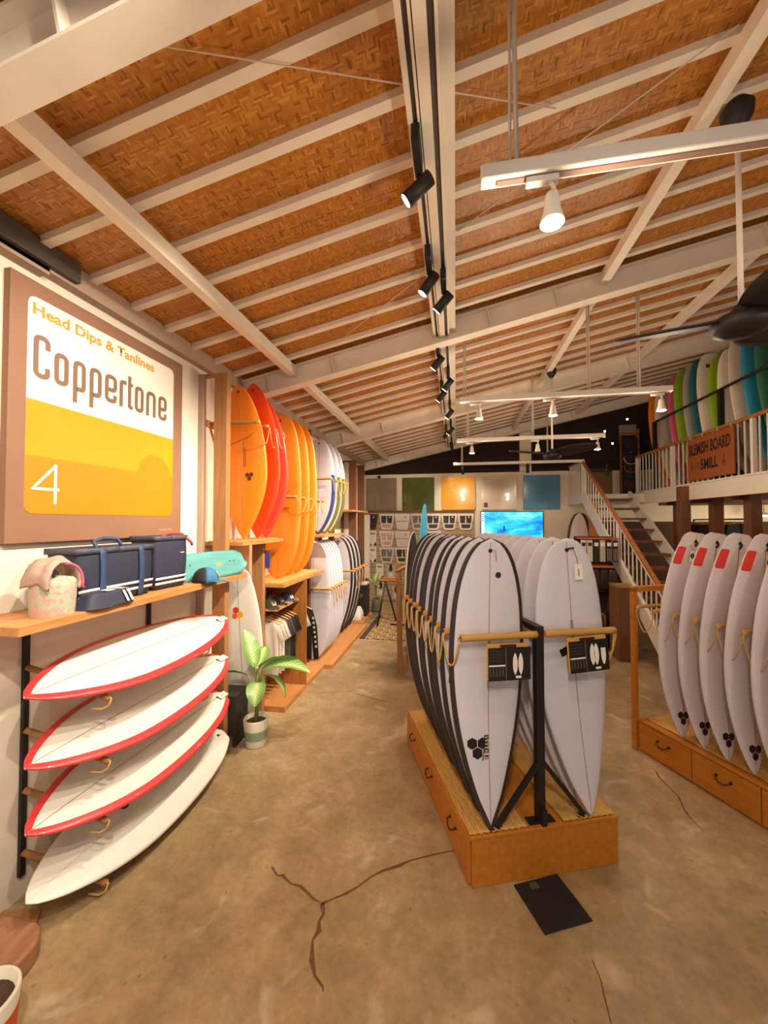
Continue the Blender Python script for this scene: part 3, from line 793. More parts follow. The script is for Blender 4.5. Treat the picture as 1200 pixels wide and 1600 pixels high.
base = make_board('shortboard', 'x', b2, M['blav'], None, M['str'], M['blackp'])
b2.strip(.0, .02, .95, 1.18, 8, .0018).build('dims_writing', P('#a8988f', .6, var=.5, scale=120), base, fix=False)
for k in range(NB):
    o = base if k == 0 else dup(base, skip=('dims_writing', 'price_tag', 'tag_string', 'plug_tie', 'black_logo_strip'))
    o['label'] = 'all-white shortboard, %s in the right row on the centre plinth' % (ords[k] + (' from the front' if k else ' one'))
    o['group'] = 'plain white shortboards on the centre plinth'
    put(o, pw(.80 - .003 * k, .10 + k * DV, .298), PA + R(random.uniform(-1.5, 1.5) if k else 0), R(-3.4 + .25 * k), R(-1.0))
    if k == 0:
        price_tag(b2, o, .065, 1.50, .13)
        MB().tube([(-.012, b2.deck(0, 1.63) - .004, 1.63), (.045, b2.deck(.04, 1.63) - .008, 1.635)], .005, 6).build('plug_tie', M['blackp'], o)
        q = b2.decal([(-.10, 1.00), (-.085, .955), (.09, 1.025), (.075, 1.07)]); q.build('black_logo_strip', M['ink'], o, fix=False)
    elif k in (1, 2, 3): MB().tube([(-.006, b2.deck(0, 1.63) - .003, 1.61), (.012, b2.deck(.04, 1.63) - .008, 1.655)], .008, 6).build('plug_tie', M['blackp'], o)
mt = thing('floor_mat', 'small black carpet tile on the floor before the centre plinth', 'mat', pw(.415, -.152, .001), PA + R(4))
B(-.145, .145, -.14, .14, 0, .008).build('carpet', M['blackm'], mt, bevel=.003)
B(-.06, -.01, .085, .125, .0081, .0089).build('worn_label', P('#4a4a2c', .9), mt)

# ------- right display
QA = R(26.3); QO = Vector((1.64, 4.0, 0)); QL = 2.35
QM = Matrix.Translation(QO) @ Matrix.Rotation(QA, 4, 'Z')
def qw(u, v, z=0): return QM @ Vector((u, v, z))
drawer_plinth('drawer_plinth', 'low orange wood plinth with drawers under the red patched boards', qw(0, -QL, 0), QA, .97, QL, .29, 5)
straw_mat('straw runner under the red patched boards', qw(.06, -QL + .02, .292), QA, .40, QL - .05)
r2 = thing('peg_rack', 'orange wood frame with rope-wound pegs holding the red patched boards', 'rack', qw(.0, 0, 0), QA)
B(-.025, .02, .003, .045, 0, 1.49).build('wood_post', M['plinth'], r2, bevel=.003)
B(.95, .995, .003, .045, 0, 1.49).build('wood_post', M['plinth'], r2, bevel=.003)
B(-.025, .995, .003, .045, 1.445, 1.495).build('wood_beam', M['plinth'], r2, bevel=.003)
B(.45, .51, -QL + .1, .003, 1.27, 1.33).build('peg_bar', M['plinth'], r2, bevel=.003)
NQ = 8; DQ = .170; qv = [-.02 - DQ * k for k in range(NQ + 1)]
bp = None
for k, v in enumerate(qv):
    for sd in (0, 1):
        if bp is None: bp = peg_mb((.02 - .24, 0, 0), (.24, 0, 0), .016).build('peg', M['peg'], r2); p = bp
        else: p = bp.copy(); C.objects.link(p); p.parent = r2
        p.location = (.21 + .54 * sd, v, 1.315)
    if k:
        e0 = Vector((-.012, qv[k - 1], 1.30)); e1 = Vector((-.012, v, 1.30))
        MB().tube([e0] + sag(e0 + Vector((-.01, 0, -.02)), e1 + Vector((-.01, 0, -.02)), .17 + .05 * random.random(), 12) + [e1], .0045, 6).build('rope_loop', M['rope'], r2)
b3 = Board(1.72, .50, .068, SQUASH, .09, .05)
base = make_board('softtop_board', 'x', b3, M['bwhite'], None, M['str'], M['blackp'])
hexlogo(b3, base, .0, .150, .030, P('#2c1418', .5))
MB().grid(lambda u, v: b3.on(-b3.a((1.43 + .155 * v) / b3.L) + .006 + .078 * (u if .05 < v < .95 else .1 + .8 * u), 1.43 + .155 * v, .0025), 6, 12).build('red_pad', P('#e23c36', .6), base, fix=False)
rlab = 'white board with red tail pad, %s along the right plinth'
for k in range(NQ):
    o = base if k == 0 else dup(base, skip=('price_tag', 'tag_string', 'plug_tie', 'leash_string'))
    o['label'] = rlab % (['nearest the stair', 'second from the stair', 'third from the stair', 'fourth from the stair', 'fifth from the stair', 'sixth from the stair', 'seventh from the stair', 'eighth from the stair'][k])
    o['group'] = 'red patched boards on the right plinth'
    put(o, qw(.075 + .0 * k, -.27 - DQ * k * 1.0, .298), QA + R(-4 + random.uniform(-1, 1)), R(7.5 + random.uniform(-.4, .4)), R(0))
    MB().tube([(.0, b3.deck(0, 1.64) - .004, 1.655), (.006, b3.deck(0, 1.62) - .016, 1.63), (-.006, b3.deck(0, 1.6) - .012, 1.60)], .008, 6).build('plug_tie', M['blackp'], o)
    if k in (0, 3): price_tag(b3, o, -.03 if k == 0 else .02, 1.53, .08, True)
    else: MB().tube([(0, b3.deck(0, 1.6) - .006, 1.60), (0, b3.deck(0, 1.2) - .004, 1.38)], .0025, 5).build('leash_string', M['ropedark'], o)
tk = thing('glass_bowl', 'greenish glass bowl on the floor behind the red patched boards', 'bowl', (1.98, 4.30, .001))
MB().lathe([(.05, 0), (.11, .03), (.13, .09), (.11, .15), (.10, .155), (.115, .09), (.10, .04), (.0, .012)], 24).build('bowl_shell', flat('green_glass', '#66702c', .1, .2, coat=1.0), tk)

# ------- coloured foam boards upstairs
cols = [('orange', '#e8831c'), ('cream', '#e2cfae'), ('grey', '#9d948c'), ('pink', '#e0607c'), ('lime green', '#8fae22'), ('pale grey', '#b3aea2'), ('dark teal', '#2f6d76'), ('cream white', '#e6d8c2'), ('lime', '#93b21e'), ('white', '#ece2d0'), ('off-white', '#dccbb4'), ('sky blue', '#2f8fae'), ('deep green', '#2c6a58'), ('yellow', '#e8bd14'), ('rose pink', '#e26080'), ('coral pink', '#ea6f8c'), ('teal blue', '#2f7f94'), ('beige', '#d9c39b')]
b4 = Board(2.22, .56, .085, FOAM, .10, .05)
bm_body = None
y = 9.05
order = ['leftmost', 'second', 'third', 'fourth', 'fifth', 'sixth', 'seventh', 'eighth', 'ninth', 'tenth', 'eleventh', 'twelfth', 'thirteenth', 'fourteenth', 'fifteenth', 'sixteenth', 'seventeenth', 'eighteenth']
for k, (nm, hx) in enumerate(cols):
    o = thing('foam_board', '%s foam surfboard, %s upstairs behind the railing' % (nm, 'far-end board of the row' if k == 0 else order[k] + ' from the far end of the row'), 'surfboard', group='coloured foam boards upstairs')
    if bm_body is None: bm_body = b4.body().build('board_body', P(hx, .45), o)
    else:
        c = bm_body.copy(); c.data = bm_body.data.copy(); C.objects.link(c); c.parent = o; c.data.materials[0] = P(hx, .45)
    if nm in ('white', 'sky blue', 'cream white', 'yellow'): b4.decal(disc(-.06, 2.0, .035), .003).build('round_logo', P('#4a4a52', .5), o, fix=False)
    if k == 4 or k == 14: hexlogo(b4, o, -.02, .30, .03, P('#2c2018', .5))
    put(o, (4.47 if k < 6 else 4.44, y, MZ + .004), R(random.uniform(-2, 3)), R(-6.5 + random.uniform(-.5, .5)), R(-1.5))
    if abs(y - 6.87) < .22: o.scale = (1, 1, .935)
    y -= (.245 if k < 6 else .262)
rb = thing('board_stand', 'dark low stand holding the feet of the coloured boards upstairs', 'stand', (4.75, 8.9, MZ))
B(-.02, .02, -4.6, .1, .95, 1.0).build('back_bar', M['postdark'], rb)
for yy in (.08, -2.2, -4.55): B(-.02, .02, yy - .02, yy + .02, .001, .95).build('stand_post', M['postdark'], rb)
sg = thing('board_sale_sign', 'orange-brown board sale sign hung on the mezzanine railing', 'sign', (3.865, 6.83, 3.12), 0)
B(-.012, .012, -.56, .56, -.34, .34).build('panel', P('#9a5220', .6), sg, bevel=.004)
fm = lambda y, z: frame_m((-.0125, y, z), (0, -1, 0), (0, 0, 1))
ink = P('#2a1710', .6)
text_obj('BLEMISH BOARD', ink, sg, fm(.50, .06), 1.0, .19, .001, 'lettering', .035)
text_obj('5MILL', ink, sg, fm(.20, -.20), .42, .17, .001, 'lettering', .035)
text_obj('START\nFROM', P('#5a321c', .6), sg, fm(.345, -.165), .12, .10, .001, 'small_lettering')
for yy in (.46, -.32):
    mb = MB()
    for pts in ([(0, 0), (.03, .14), (.06, 0)], [(.01, .07), (.05, .07)], [(.03, .14), (.03, .17)]): ribbon(mb, [Vector(p) for p in pts], .012, lambda a, b, d, yy=yy: (-.0136, yy - a, -.20 + b))
    mb.build('emblem', ink, sg, fix=False)
for yy in (.50, .18, -.18, -.48): MB().tube([(0, yy, .34), (.02, yy, .41)], .006, 6).build('hanging_tie', M['gold'], sg)
# ---------------------------------------------------------------- left wall: painting
pt = thing('wall_painting', 'large white and yellow painted panel with brown border and lettering on the left wall', 'painting', (XL, 2.35, 1.98))
def W3(a, b, d): return (d, a - 2.35, b - 1.98)      # (Y, Z, depth from wall) -> local
B(0, .045, -.675, .675, 0, 1.495).build('brown_panel', flat('painting_brown', '#8f6850', .55, .10, 2.5), pt, bevel=.003)
y0, y1, za, zb = 1.765, 2.915, 2.145, 3.385
full = rrect(y0, y1, za, zb, .055)
MB().prism(full, .0452, .0462, W3).build('white_field', P('#efe9dc', .5), pt)
def clip(poly, zc):
    out = []
    for i, p in enumerate(poly):
        q = poly[(i + 1) % len(poly)]
        if p[1] <= zc: out.append(p)
        if (p[1] - zc) * (q[1] - zc) < 0: t = (zc - p[1]) / (q[1] - p[1]); out.append((p[0] + (q[0] - p[0]) * t, zc))
    return out
MB().prism(clip(full, 2.795), .0463, .047, W3).build('yellow_field', P('#db9500', .45), pt)
n = 20; rr = .165; cyc = 2.715
low = clip(full, 2.475)
MB().prism(low, .0471, .0476, W3).build('deep_yellow_band', P('#d08000', .45), pt)
MB().prism([(cyc + rr * math.cos(PI * k / n), 2.475 + rr * .92 * math.sin(PI * k / n)) for k in range(n + 1)], .0471, .0476, W3).build('sun_disc', P('#d08000', .45), pt)
brown = P('#80624f', .5)
def stroke(pts, wd, name, closed=False, mat=brown, d=.0475):
    mb = MB(); ribbon(mb, pts, wd, lambda a, b, th: W3(a, b, d), closed=closed); return mb.build(name, mat, pt, fix=False)
bl, xh, cap, tw = 2.925, .195, .252, .029
LET = [('C', 1.797, 1.892), ('o', 1.915, 2.004), ('p', 2.032, 2.118), ('p', 2.144, 2.233), ('e', 2.257, 2.354), ('r', 2.375, 2.435), ('t', 2.448, 2.492), ('o', 2.510, 2.594), ('n', 2.619, 2.717), ('e', 2.744, 2.836)]
for ch, a, b in LET:
    h = tw / 2; a += h; b -= h; t = bl + xh - h; z = bl + h; r = (b - a) * .48
    if ch == 'C': stroke(round_poly([(b, bl + cap * .70), (b, bl + cap - h), (a, bl + cap - h), (a, z), (b, z), (b, bl + cap * .28)], r), tw, 'letter')
    elif ch == 'o': stroke(round_poly([(a, z), (b, z), (b, t), (a, t)], r, 6, True), tw, 'letter', True)
    elif ch == 'p':
        stroke(round_poly([(a, bl - .075), (a, t), (b, t), (b, z), (a + h * .8, z)], r), tw, 'letter')
    elif ch == 'e': stroke(round_poly([(b, bl + xh * .30), (b, z), (a, z), (a, t), (b, t), (b, bl + xh * .46), (a + h, bl + xh * .46)], r * .9), tw, 'letter')
    elif ch == 'r': stroke(round_poly([(a, bl), (a, t), (b + h, t)], .03), tw, 'letter')
    elif ch == 'n': stroke(round_poly([(a, bl), (a, t), (b, t), (b, bl)], r), tw, 'letter')
    elif ch == 't':
        stroke(round_poly([(a, bl + cap - .01), (a, z), (b + h, z)], .02), tw, 'letter'); stroke([(a - h, t), (b + h, t)], tw * .8, 'letter', d=.0482)
stroke([(1.96, 2.29), (1.808, 2.29), (1.935, 2.432)], .017, 'numeral', mat=P('#f6efdc', .5), d=.0485); stroke([(1.935, 2.44), (1.935, 2.205)], .017, 'numeral', mat=P('#f6efdc', .5), d=.0489)
text_obj('Head Dips & Tanlines', P('#de9430', .5), pt, frame_m(W3(1.79, 3.262, .0465), (0, 1, 0), (0, 0, 1)), .905, .088, .0008, 'lettering', .028)
mb = MB(); ribbon(mb, [(2.77 + .014 * k, 2.035 + .010 * math.sin(k * 2.3)) for k in range(12)], .003, lambda a, b, d: W3(a, b, .0456)); mb.build('signature_scribble', P('#d9b79c', .5), pt, fix=False)
p2 = thing('framed_drawing', 'cream framed drawing beside the painting, cut by the frame edge', 'picture', (XL, 1.35, 1.99))
B(0, .05, -.26, .27, 0, 1.49).build('frame', P('#e5cfab', .6), p2, bevel=.003)
B(.0501, .052, -.24, .23, .05, 1.44).build('sheet', P('#ecd9b8', .7), p2)
mb = MB()
ribbon(mb, [(1.55 + .03 * math.sin(k * .9), 2.95 + .03 * k) for k in range(14)], .008, lambda a, b, d: (.053, a - 1.35, b - 1.99)); ribbon(mb, [(1.50 + .05 * math.cos(k), 3.2 + .05 * math.sin(k)) for k in range(7)], .008, lambda a, b, d: (.053, a - 1.35, b - 1.99))
mb.build('ink_lines', P('#b5622f', .6), p2, fix=False)

# ---------------------------------------------------------------- long shelf and sideways boards
sh = thing('long_shelf', 'thick wooden wall shelf under the yellow painting', 'shelf', (XL, 1.49, 1.56))
B(0, .40, 0, 2.02, 0, .046).build('plank', M['shelf'], sh, bevel=.003)
sr = thing('wall_board_rack', 'black wall uprights with rope-wound pegs holding four sideways surfboards', 'rack', (XL, 0, 0))
zs = [1.28, .93, .60, .26]
pb = None
for y in (1.82, 2.715):
    B(.002, .024, y - .014, y + .014, .13, 1.555).build('upright', M['black'], sr)
    for z in zs:
        a, b = Vector((.024, y, z)), Vector((.47, y + .10, z - .185))
        MB().tube([a, a.lerp(b, .4) + Vector((0, 0, .012)), b], .017, 10).build('peg', M['ropedark'], sr)
        c = b + Vector((0, 0, .0))
        MB().tube([b + Vector((-.02, .0, .018)), b + Vector((.012, -.004, .006)), b + Vector((.004, -.01, -.03)), b + Vector((-.03, -.02, -.05)), b + Vector((-.09, -.03, -.045))], .0055, 6).build('rope_end', M['rope'], sr)
b5 = Board(1.62, .52, .062, FISH, .018, .02)
dirv = Vector((.47, .0, -.19)).normalized()
def lay(o, cx, cy, cz, yaw):
    # board z axis -> +Y, board x axis -> down the pegs, deck (-y) -> up
    zax = Vector((math.sin(yaw), math.cos(yaw), 0)); xax = (dirv - zax * dirv.dot(zax)).normalized(); yax = zax.cross(xax)
    o.matrix_world = Matrix(((xax.x, yax.x, zax.x, cx), (xax.y, yax.y, zax.y, cy), (xax.z, yax.z, zax.z, cz), (0, 0, 0, 1)))
for k, (z, nm) in enumerate(zip(zs, ['top', 'second', 'third', 'bottom'])):
    red = k < 3
    if k == 0:
        base = make_board('shortboard', 'x', b5, M['bcream'], (M['bred'], .044), M['str'], M['blackp'])
        price_tag(b5, base, .02, 1.60, .02)
        o = base
    elif red: o = dup(base, skip=('price_tag',) if k == 9 else ())
    else:
        o = make_board('shortboard', 'x', b5, M['bcream'], None, P('#d3ccbd', .5), M['blackp'])
        b5.decal(disc(-.06, .62, .028)).build('round_logo', P('#4a4550', .5), o, fix=False)
    o['label'] = ['white surfboard with wide red rails, topmost of the sideways boards under the shelf', 'white surfboard with red rails, second down of the sideways boards', 'white surfboard with red rails, third down of the sideways boards', 'plain white surfboard without red rails, lowest of the sideways boards'][k]
    o['group'] = 'sideways boards under the wall shelf'
    lay(o, -2.105, 1.595 + .01 * k, z - .122 + .056, R(1.0))
# ------- things on the shelf
ZS = 1.6065
navy = flat('navy_canvas', '#2c2f45', .65, .12, 14, .3); navy2 = flat('navy_webbing', '#33466a', .6, .1, 20, .2)
def printed():
    n = NT('floral_fleece'); co = n.n('ShaderNodeTexCoord'); v = n.n('ShaderNodeTexNoise', i={'Scale': 26.0, 'Detail': 2.0, 'Distortion': 1.5}); n.l(co, v, 3, 0)
    cr = n.n('ShaderNodeValToRGB'); e = cr.color_ramp.elements; e[0].position = .40; e[0].color = lin('#a9b59c'); e[1].position = .56; e[1].color = lin('#c8988c')
    q = e.new(.50); q.color = lin('#b9ad9a'); n.l(v, cr); n.l(cr, n.b); n.b.inputs['Roughness'].default_value = .9
    return n.m
po = thing('fabric_pouch', 'rounded fabric pouch in faded pink and green print with open pink-zipped lid', 'pouch', (-2.12, 1.745, ZS))
fl_m = printed()
def pouch(u, v):
    a = 2 * PI * u; r = .093 * (.97 + .06 * math.sin(PI * v)) * (1 + .012 * math.sin(5 * a + 3 * v)) * (1 if v < .85 else math.sqrt(max(0.0, 1 - ((v - .85) / .15) ** 2)) * .9 + .1)
    return (r * math.cos(a), r * 1.08 * math.sin(a), .20 * v + .008 * math.sin(2 * a) * v)
MB().grid(pouch, 28, 14).build('pouch_body', fl_m, po)
LP = [(-.098, .165), (-.098, .215), (-.075, .265), (-.03, .298), (.02, .30), (.06, .275), (.085, .235), (.095, .19), (.092, .15)]
def lid(u, v):
    k = u * (len(LP) - 1); i = min(int(k), len(LP) - 2); f = k - i
    y = LP[i][0] * (1 - f) + LP[i + 1][0] * f; z = LP[i][1] * (1 - f) + LP[i + 1][1] * f
    s = (v - .5) * 2
    return (s * (.088 - .02 * u) + .006 * math.sin(9 * u), y + .006 * math.sin(6 * s), z - .022 * s * s + .005 * math.sin(14 * u + 4 * s))
MB().grid(lid, 24, 10).build('lid_flap', flat('pink_grey_fleece', '#b79a8c', .9, .15, 30, .3), po, solid=.014)
MB().tube([Vector(lid(.45 + .5 * q / 8, 1.0)) + Vector((.004, .004, -.004)) for q in range(9)] + [(.07, .115, .125)], .007, 8).build('pink_zip', P('#d8607c', .5), po)
def cushionbox(x, y, z, sx, sy, sz, bul=.018, taper=0.0, n=10):
    """soft box: bulging sides, top narrowed by taper"""
    mb = MB()
    def f(u, v):
        a = 2 * PI * u; c, s = math.cos(a), math.sin(a)
        k = 1 / max(abs(c), abs(s)); k = k * .88 + .12
        w = 1 - taper * v; vz = v
        top = 1 if .0 < v < 1 else .985
        return (x + sx / 2 * c * k * w * top + bul * c * math.sin(PI * v), y + sy / 2 * s * k * w * top + bul * s * math.sin(PI * v), z + sz * vz)
    mb.grid(f, 32, n)
    k = 33
    mb.f.append(tuple(range(len(mb.v) - k, len(mb.v) - 1))); mb.sm.append(False); mb.f.append(tuple(range(0, k - 1))[::-1]); mb.sm.append(False)
    return mb
fp = thing('folded_pouch', 'small flat navy pouch with white label patch and two white stripes', 'pouch', (-2.06, 1.985, ZS))
def flatp(u, v):
    a = 2 * PI * u; c, s = math.cos(a), math.sin(a); k = .9 / max(abs(c), abs(s)) + .1
    return ((.085 - .03 * v) * c * k, (.165 - .045 * v) * s * k, .085 * v + .004 * math.sin(6 * a))
mb = MB().grid(flatp, 28, 5); k = 29
mb.f.append(tuple(range(len(mb.v) - k, len(mb.v) - 1))); mb.sm.append(False); mb.build('pouch_body', navy, fp)
m = frame_m((.0, 0, 0), (0, 1, 0), (-.36, 0, .93))
for q in (.085, .118):
    MB().add([(.0925, q, .012), (.0925, q + .016, .012), (.063, q + .006, .078), (.063, q - .010, .078)], [(0, 1, 2, 3)]).add([(.063, q + .006, .0865), (.063, q - .01, .0865), (-.05, q - .02, .0875), (-.05, q - .004, .0875)], [(0, 1, 2, 3)]).build('white_stripe', P('#ebe6e2', .6), fp, fix=False)
MB().box(.0, .055, -.02, .035, .0875, .0895).build('label_patch', P('#e8e2d6', .6), fp)
def tote(name, lab, x, y, sx, sy, sz, taper, stripes, straps, cat='bag', rz=0.0):
    t = thing(name, lab, cat, (x, y, ZS), rz)
    cushionbox(0, 0, 0, sx, sy, sz, .012, taper).build('bag_body', navy, t)
    w1 = 1 - taper
    def side(v, off=.0): return sx / 2 * (1 - taper * v) + .012 * math.sin(PI * v) + .004 + off
    for z in stripes:
        v = z / sz
        MB().grid(lambda u, q: (side((z + .018 * q) / sz) + .0, (u - .5) * sy * 1.03 * (1 - taper * v), z + .018 * q), 8, 1).build('white_stripe', P('#ece6e4', .6), t, solid=.003)
    for yy in straps:
        MB().grid(lambda u, q: (side(q, .003), yy + (u - .5) * .042, sz * q), 2, 10).build('webbing_strap', navy2, t, solid=.004)
    MB().grid(lambda u, q: (sx / 2 * w1 * math.cos(2 * PI * u) * 1.06 / max(abs(math.cos(2 * PI * u)), abs(math.sin(2 * PI * u))), sy / 2 * w1 * math.sin(2 * PI * u) * 1.02 / max(abs(math.cos(2 * PI * u)), abs(math.sin(2 * PI * u))), sz - .03 + .034 * q), 40, 1).build('top_band', flat('grey_navy_band', '#4a4b58', .6, .1, 20), t, solid=.004)
    return t, side
t1, sd1 = tote('tote_bag', 'wide navy tote bag with two webbing straps and two white stripes', -2.19, 2.12, .20, .52, .335, -.06, (.045, .085), (-.12, .17), rz=R(0))
MB().tube([(.095, -.14, .325), (.06, -.135, .375), (.05, -.06, .392), (.06, .03, .385), (.095, .04, .33)], .011, 8).build('handle_loop', navy2, t1)
t2, sd2 = tote('tall_bag', 'tall navy bag with white stripes and red ribbon handle, beside the skateboard', -2.20, 2.60, .20, .28, .385, -.08, (.035, .07), (), rz=R(-4))
MB().tube([(.07, -.05, .38), (.06, .0, .40), (.06, .07, .405), (.09, .12, .40), (.135, .17, .33), (.13, .185, .31)], .010, 6).build('red_ribbon', P('#c8352f', .6), t2)
MB().box(.1185, .1205, .075, .115, .255, .262).build('small_print', P('#d8d4d0', .6), t2)
sk = thing('skateboard_deck', 'teal skateboard deck leaning on the wall at the end of the shelf', 'skateboard', (-2.135, 3.09, ZS), R(-14))
n = 32
sw = lambda s: interp([(0, .10), (.015, .45), (.05, .74), (.12, .95), (.25, 1), (.75, 1), (.88, .95), (.95, .74), (.985, .45), (1, .10)], s)
def deckp(u, v):
    s = u; y = -.39 + .78 * s; hw = .112 * max(sw(s), .02); b = (v - .5) * 2
    return (.04 - .015 * b - .012 * math.cos(PI * b * .5) * 0 + .012 * (max(0, .14 - s) / .14) ** 2 + .012 * (max(0, s - .86) / .14) ** 2 - .13 * 0 - .05 * b * .22, y, .115 + hw * b)
MB().grid(deckp, 40, 8).build('deck', wood('teal_wood', '#4f9394', '#66a7a4', (10, 1, 10), .4, 3, .05), sk, solid=.012)
for yy in (-.24, .23):
    for q in (-.02, .02):
        for w_ in (-.025, .025): MB().tube([(.044 - .015 * q, yy + w_, .115 + q), (.050 - .015 * q, yy + w_, .115 + q)], .005, 8).build('bolt', M['chrome'], sk)
MB().tube([(.045, .08, .10), (.0485, .08, .10)], .03, 18).build('round_print', P('#d9a56a', .5), sk)
cp = thing('trucker_cap', 'blue and black mesh cap with a pale badge, in front of the skateboard', 'cap', (-2.02, 2.90, ZS), R(-55)); cp.scale = (1.05, 1.05, 1.1)
def dome(f0, f1):
    def f(u, v):
        a = 2 * PI * (f0 + (f1 - f0) * u); q = PI / 2 * v
        return (.088 * math.cos(a) * math.cos(q) ** .8, .095 * math.sin(a) * math.cos(q) ** .8, .105 * math.sin(q) ** .9)
    return f
blue = flat('cap_blue', '#33719a', .7, .1, 20, .2)
MB().grid(dome(0, .5), 16, 8).build('front_panel', blue, cp, solid=.003)
MB().grid(dome(.5, 1.0), 16, 8).build('mesh_back', flat('cap_mesh', '#221e1c', .8, .5, 160, .4), cp, solid=.003)
MB().grid(lambda u, v: (.084 * math.cos(PI * u) * (1 + .0 * v), .090 * math.sin(PI * u) * (1 + .85 * v), .012 - .016 * v * math.sin(PI * u)), 16, 5).build('brim', blue, cp, solid=.004)
MB().grid(lambda u, v: (.03 * (u - .5) * 2 * 1.0, .088 * 1.0 + .010 - .022 * v, .035 + .04 * v), 3, 3).build('badge', P('#d9cfb4', .6), cp, solid=.003)

# ---------------------------------------------------------------- posts and platforms of the wall display
for (y, z1, x0, x1, lb) in ((3.30, 3.50, -2.232, -2.10, 'tall brown post at the end of the long shelf'), (5.42, 3.46, -2.22, -2.10, 'tall dark post behind the light orange boards'),
                            (6.62, 3.44, -2.22, -2.12, 'tall dark post behind the blue and olive railed boards'), (8.0, 3.40, -2.23, -2.08, 'tall brown post, second from the back corner'), (8.75, 3.40, -2.23, -2.08, 'tall brown post nearest the back corner')):
    t = thing('display_post', lb, 'post', (0, y, 0)); mm = M['post'] if y < 4 else M['postdark']
    B(x0, x1, 0, .07, .0, z1).build('front_post', mm, t, bevel=.004)
    B(XL + .001, XL + .055, 0, .05, .0, z1).build('wall_post', M['taupe'] if y < 4 else mm, t, bevel=.003)
    B(XL + .055, x0, .012, .05, z1 - .03, z1).build('top_rail', mm, t)
t = thing('low_post', 'brown post before the clothes unit, carrying the red board platform', 'post', (0, 4.0, 0))
B(-2.222, -2.09, 0, .065, 0, 1.872).build('front_post', M['post'], t, bevel=.004)
def platform(lab, y0, y1, x1, z, th=.035, straw=False):
    t = thing('platform_shelf', lab, 'shelf', (XL, y0, z - th))
    B(0, x1 - XL, 0, y1 - y0, 0, th).build('plank', M['shelf'], t, bevel=.003)
    if straw: MB().grid(lambda u, v: (.05 + (x1 - XL - .10) * u, .03 + (y1 - y0 - .06) * v, th + .004 + .004 * math.sin(40 * u + 7 * math.sin(20 * v))), 16, 30).build('straw_runner', M['straw'], t, solid=.004)
    return t
platform('wooden platform shelf under the red boards', 3.38, 4.26, -1.97, 1.905, .035, True)
platform('wooden platform shelf under the light orange boards', 4.07, 5.40, -1.87, 1.405, .04, True)
platform('wooden platform shelf under the blue and olive railed boards', 5.50, 6.60, -1.90, 1.90)
platform('wooden shelf end beyond the olive railed board', 7.3, 8.6, -1.95, 2.33)
def wall_pegs(lab, z, ys, x1, drop=.16, rmat='peg', x0=XL):
    t = thing('peg_row', lab, 'rack', (XL, ys[0], z)); bb = None; L = x1 - XL
    B(.001, .02, -.06, ys[-1] - ys[0] + .06, -.03, .03).build('wall_batten', M['shelf'], t)
    for k, y in enumerate(ys):
        if bb is None: bb = peg_mb((.02, 0, 0), (L, 0, 0), .019).build('peg', M[rmat], t); p = bb
        else: p = bb.copy(); C.objects.link(p); p.parent = t
        p.location = (0, y - ys[0], 0)
        if k: MB().tube([(L - .01, ys[k - 1] - ys[0], -.01)] + sag((L + .012, ys[k - 1] - ys[0], -.02), (L + .012, y - ys[0] - .01, -.02), drop * random.uniform(.8, 1.15), 10) + [(L - .01, y - ys[0], -.01)], .005, 6).build('rope_loop', M['rope'], t)
    return t
wall_pegs('rope-wound pegs with loops across the red boards', 3.065, [3.47, 3.66, 3.84, 4.02], -1.86)
wall_pegs('rope-wound pegs with loops across the light orange boards', 2.385, [4.24, 4.50, 4.76, 5.02, 5.2], -1.80)
wall_pegs('wooden pegs with loops across the blue and olive railed boards', 2.74, [5.55, 5.80, 6.0, 6.2, 6.4], -1.80, .2)
wall_pegs('wooden pegs with loops across the white longboards', 1.12, [5.45, 5.595, 5.725, 5.855, 5.985, 6.115, 6.25], -1.76, .2)
wall_pegs('wooden pegs with orange loops across the black railed boards by the back', 1.24, [6.60, 6.85, 7.10, 7.35, 7.58], -1.72, .26)

def bset(bd, lst, mk, group):
    for i, (lab, x, y, z, mt, rail, rz, lean, lg) in enumerate(lst):
        o = mk(lab, mt, rail, lg); put(o, (x, y, z), rz, lean, 0); o['group'] = group
b6 = Board(1.56, .55, .062, FULL, .03, .03)
b6c = Board(1.55, .55, .062, FULL, .03, .03)
b6b = Board(1.64, .55, .062, FULL, .03, .03)
def mk6(lab, mt, rail, lg, bd=None):
    bd = bd or b6; o = make_board('shortboard', lab, bd, mt, rail, None, M['blackp'])
    if lg:
        hexlogo(bd, o, .09, .62, .024, P('#5a3118', .5))
        for dx in (0, .02): bd.strip(.035 + dx, .006, .72, .98 - 3 * dx, 6, .002).build('logo_line', P('#8a4c1a', .5), o, fix=False)
    bd.strip(.0, .003, .05, bd.L * .97, 16).build('stringer', P('#c86a1c', .5), o, fix=False)
    MB().tube([bd.on(-.26 * .97, .86, .004), bd.on(-.1, .96, .004), bd.on(.1, 1.02, .004), bd.on(.262 * .97, 1.12, .004)], .003, 5).build('leash_line', P('#9a4a12', .6), o)
    return o
bset(b6, [('glossy orange surfboard with small dark logo, nearest on the upper platform', -2.07, 3.60, 1.922, M['bor'], None, R(-4), R(-3), 1)], lambda *a: mk6(*a), 'red and orange boards on the upper platform')
bset(b6b, [('bright red surfboard, middle one on the upper platform', -2.03, 3.80, 1.922, M['brd'], None, R(-4), R(-2.5), 0), ('deep red surfboard, furthest on the upper platform', -2.02, 3.97, 1.922, M['brd2'], None, R(-4), R(-2.5), 0)], lambda lab, mt, rail, lg: mk6(lab, mt, rail, lg, bd=b6c if 'deep' in lab else b6b), 'red and orange boards on the upper platform')
b7 = Board(1.98, .55, .065, LONG, .035, .03)
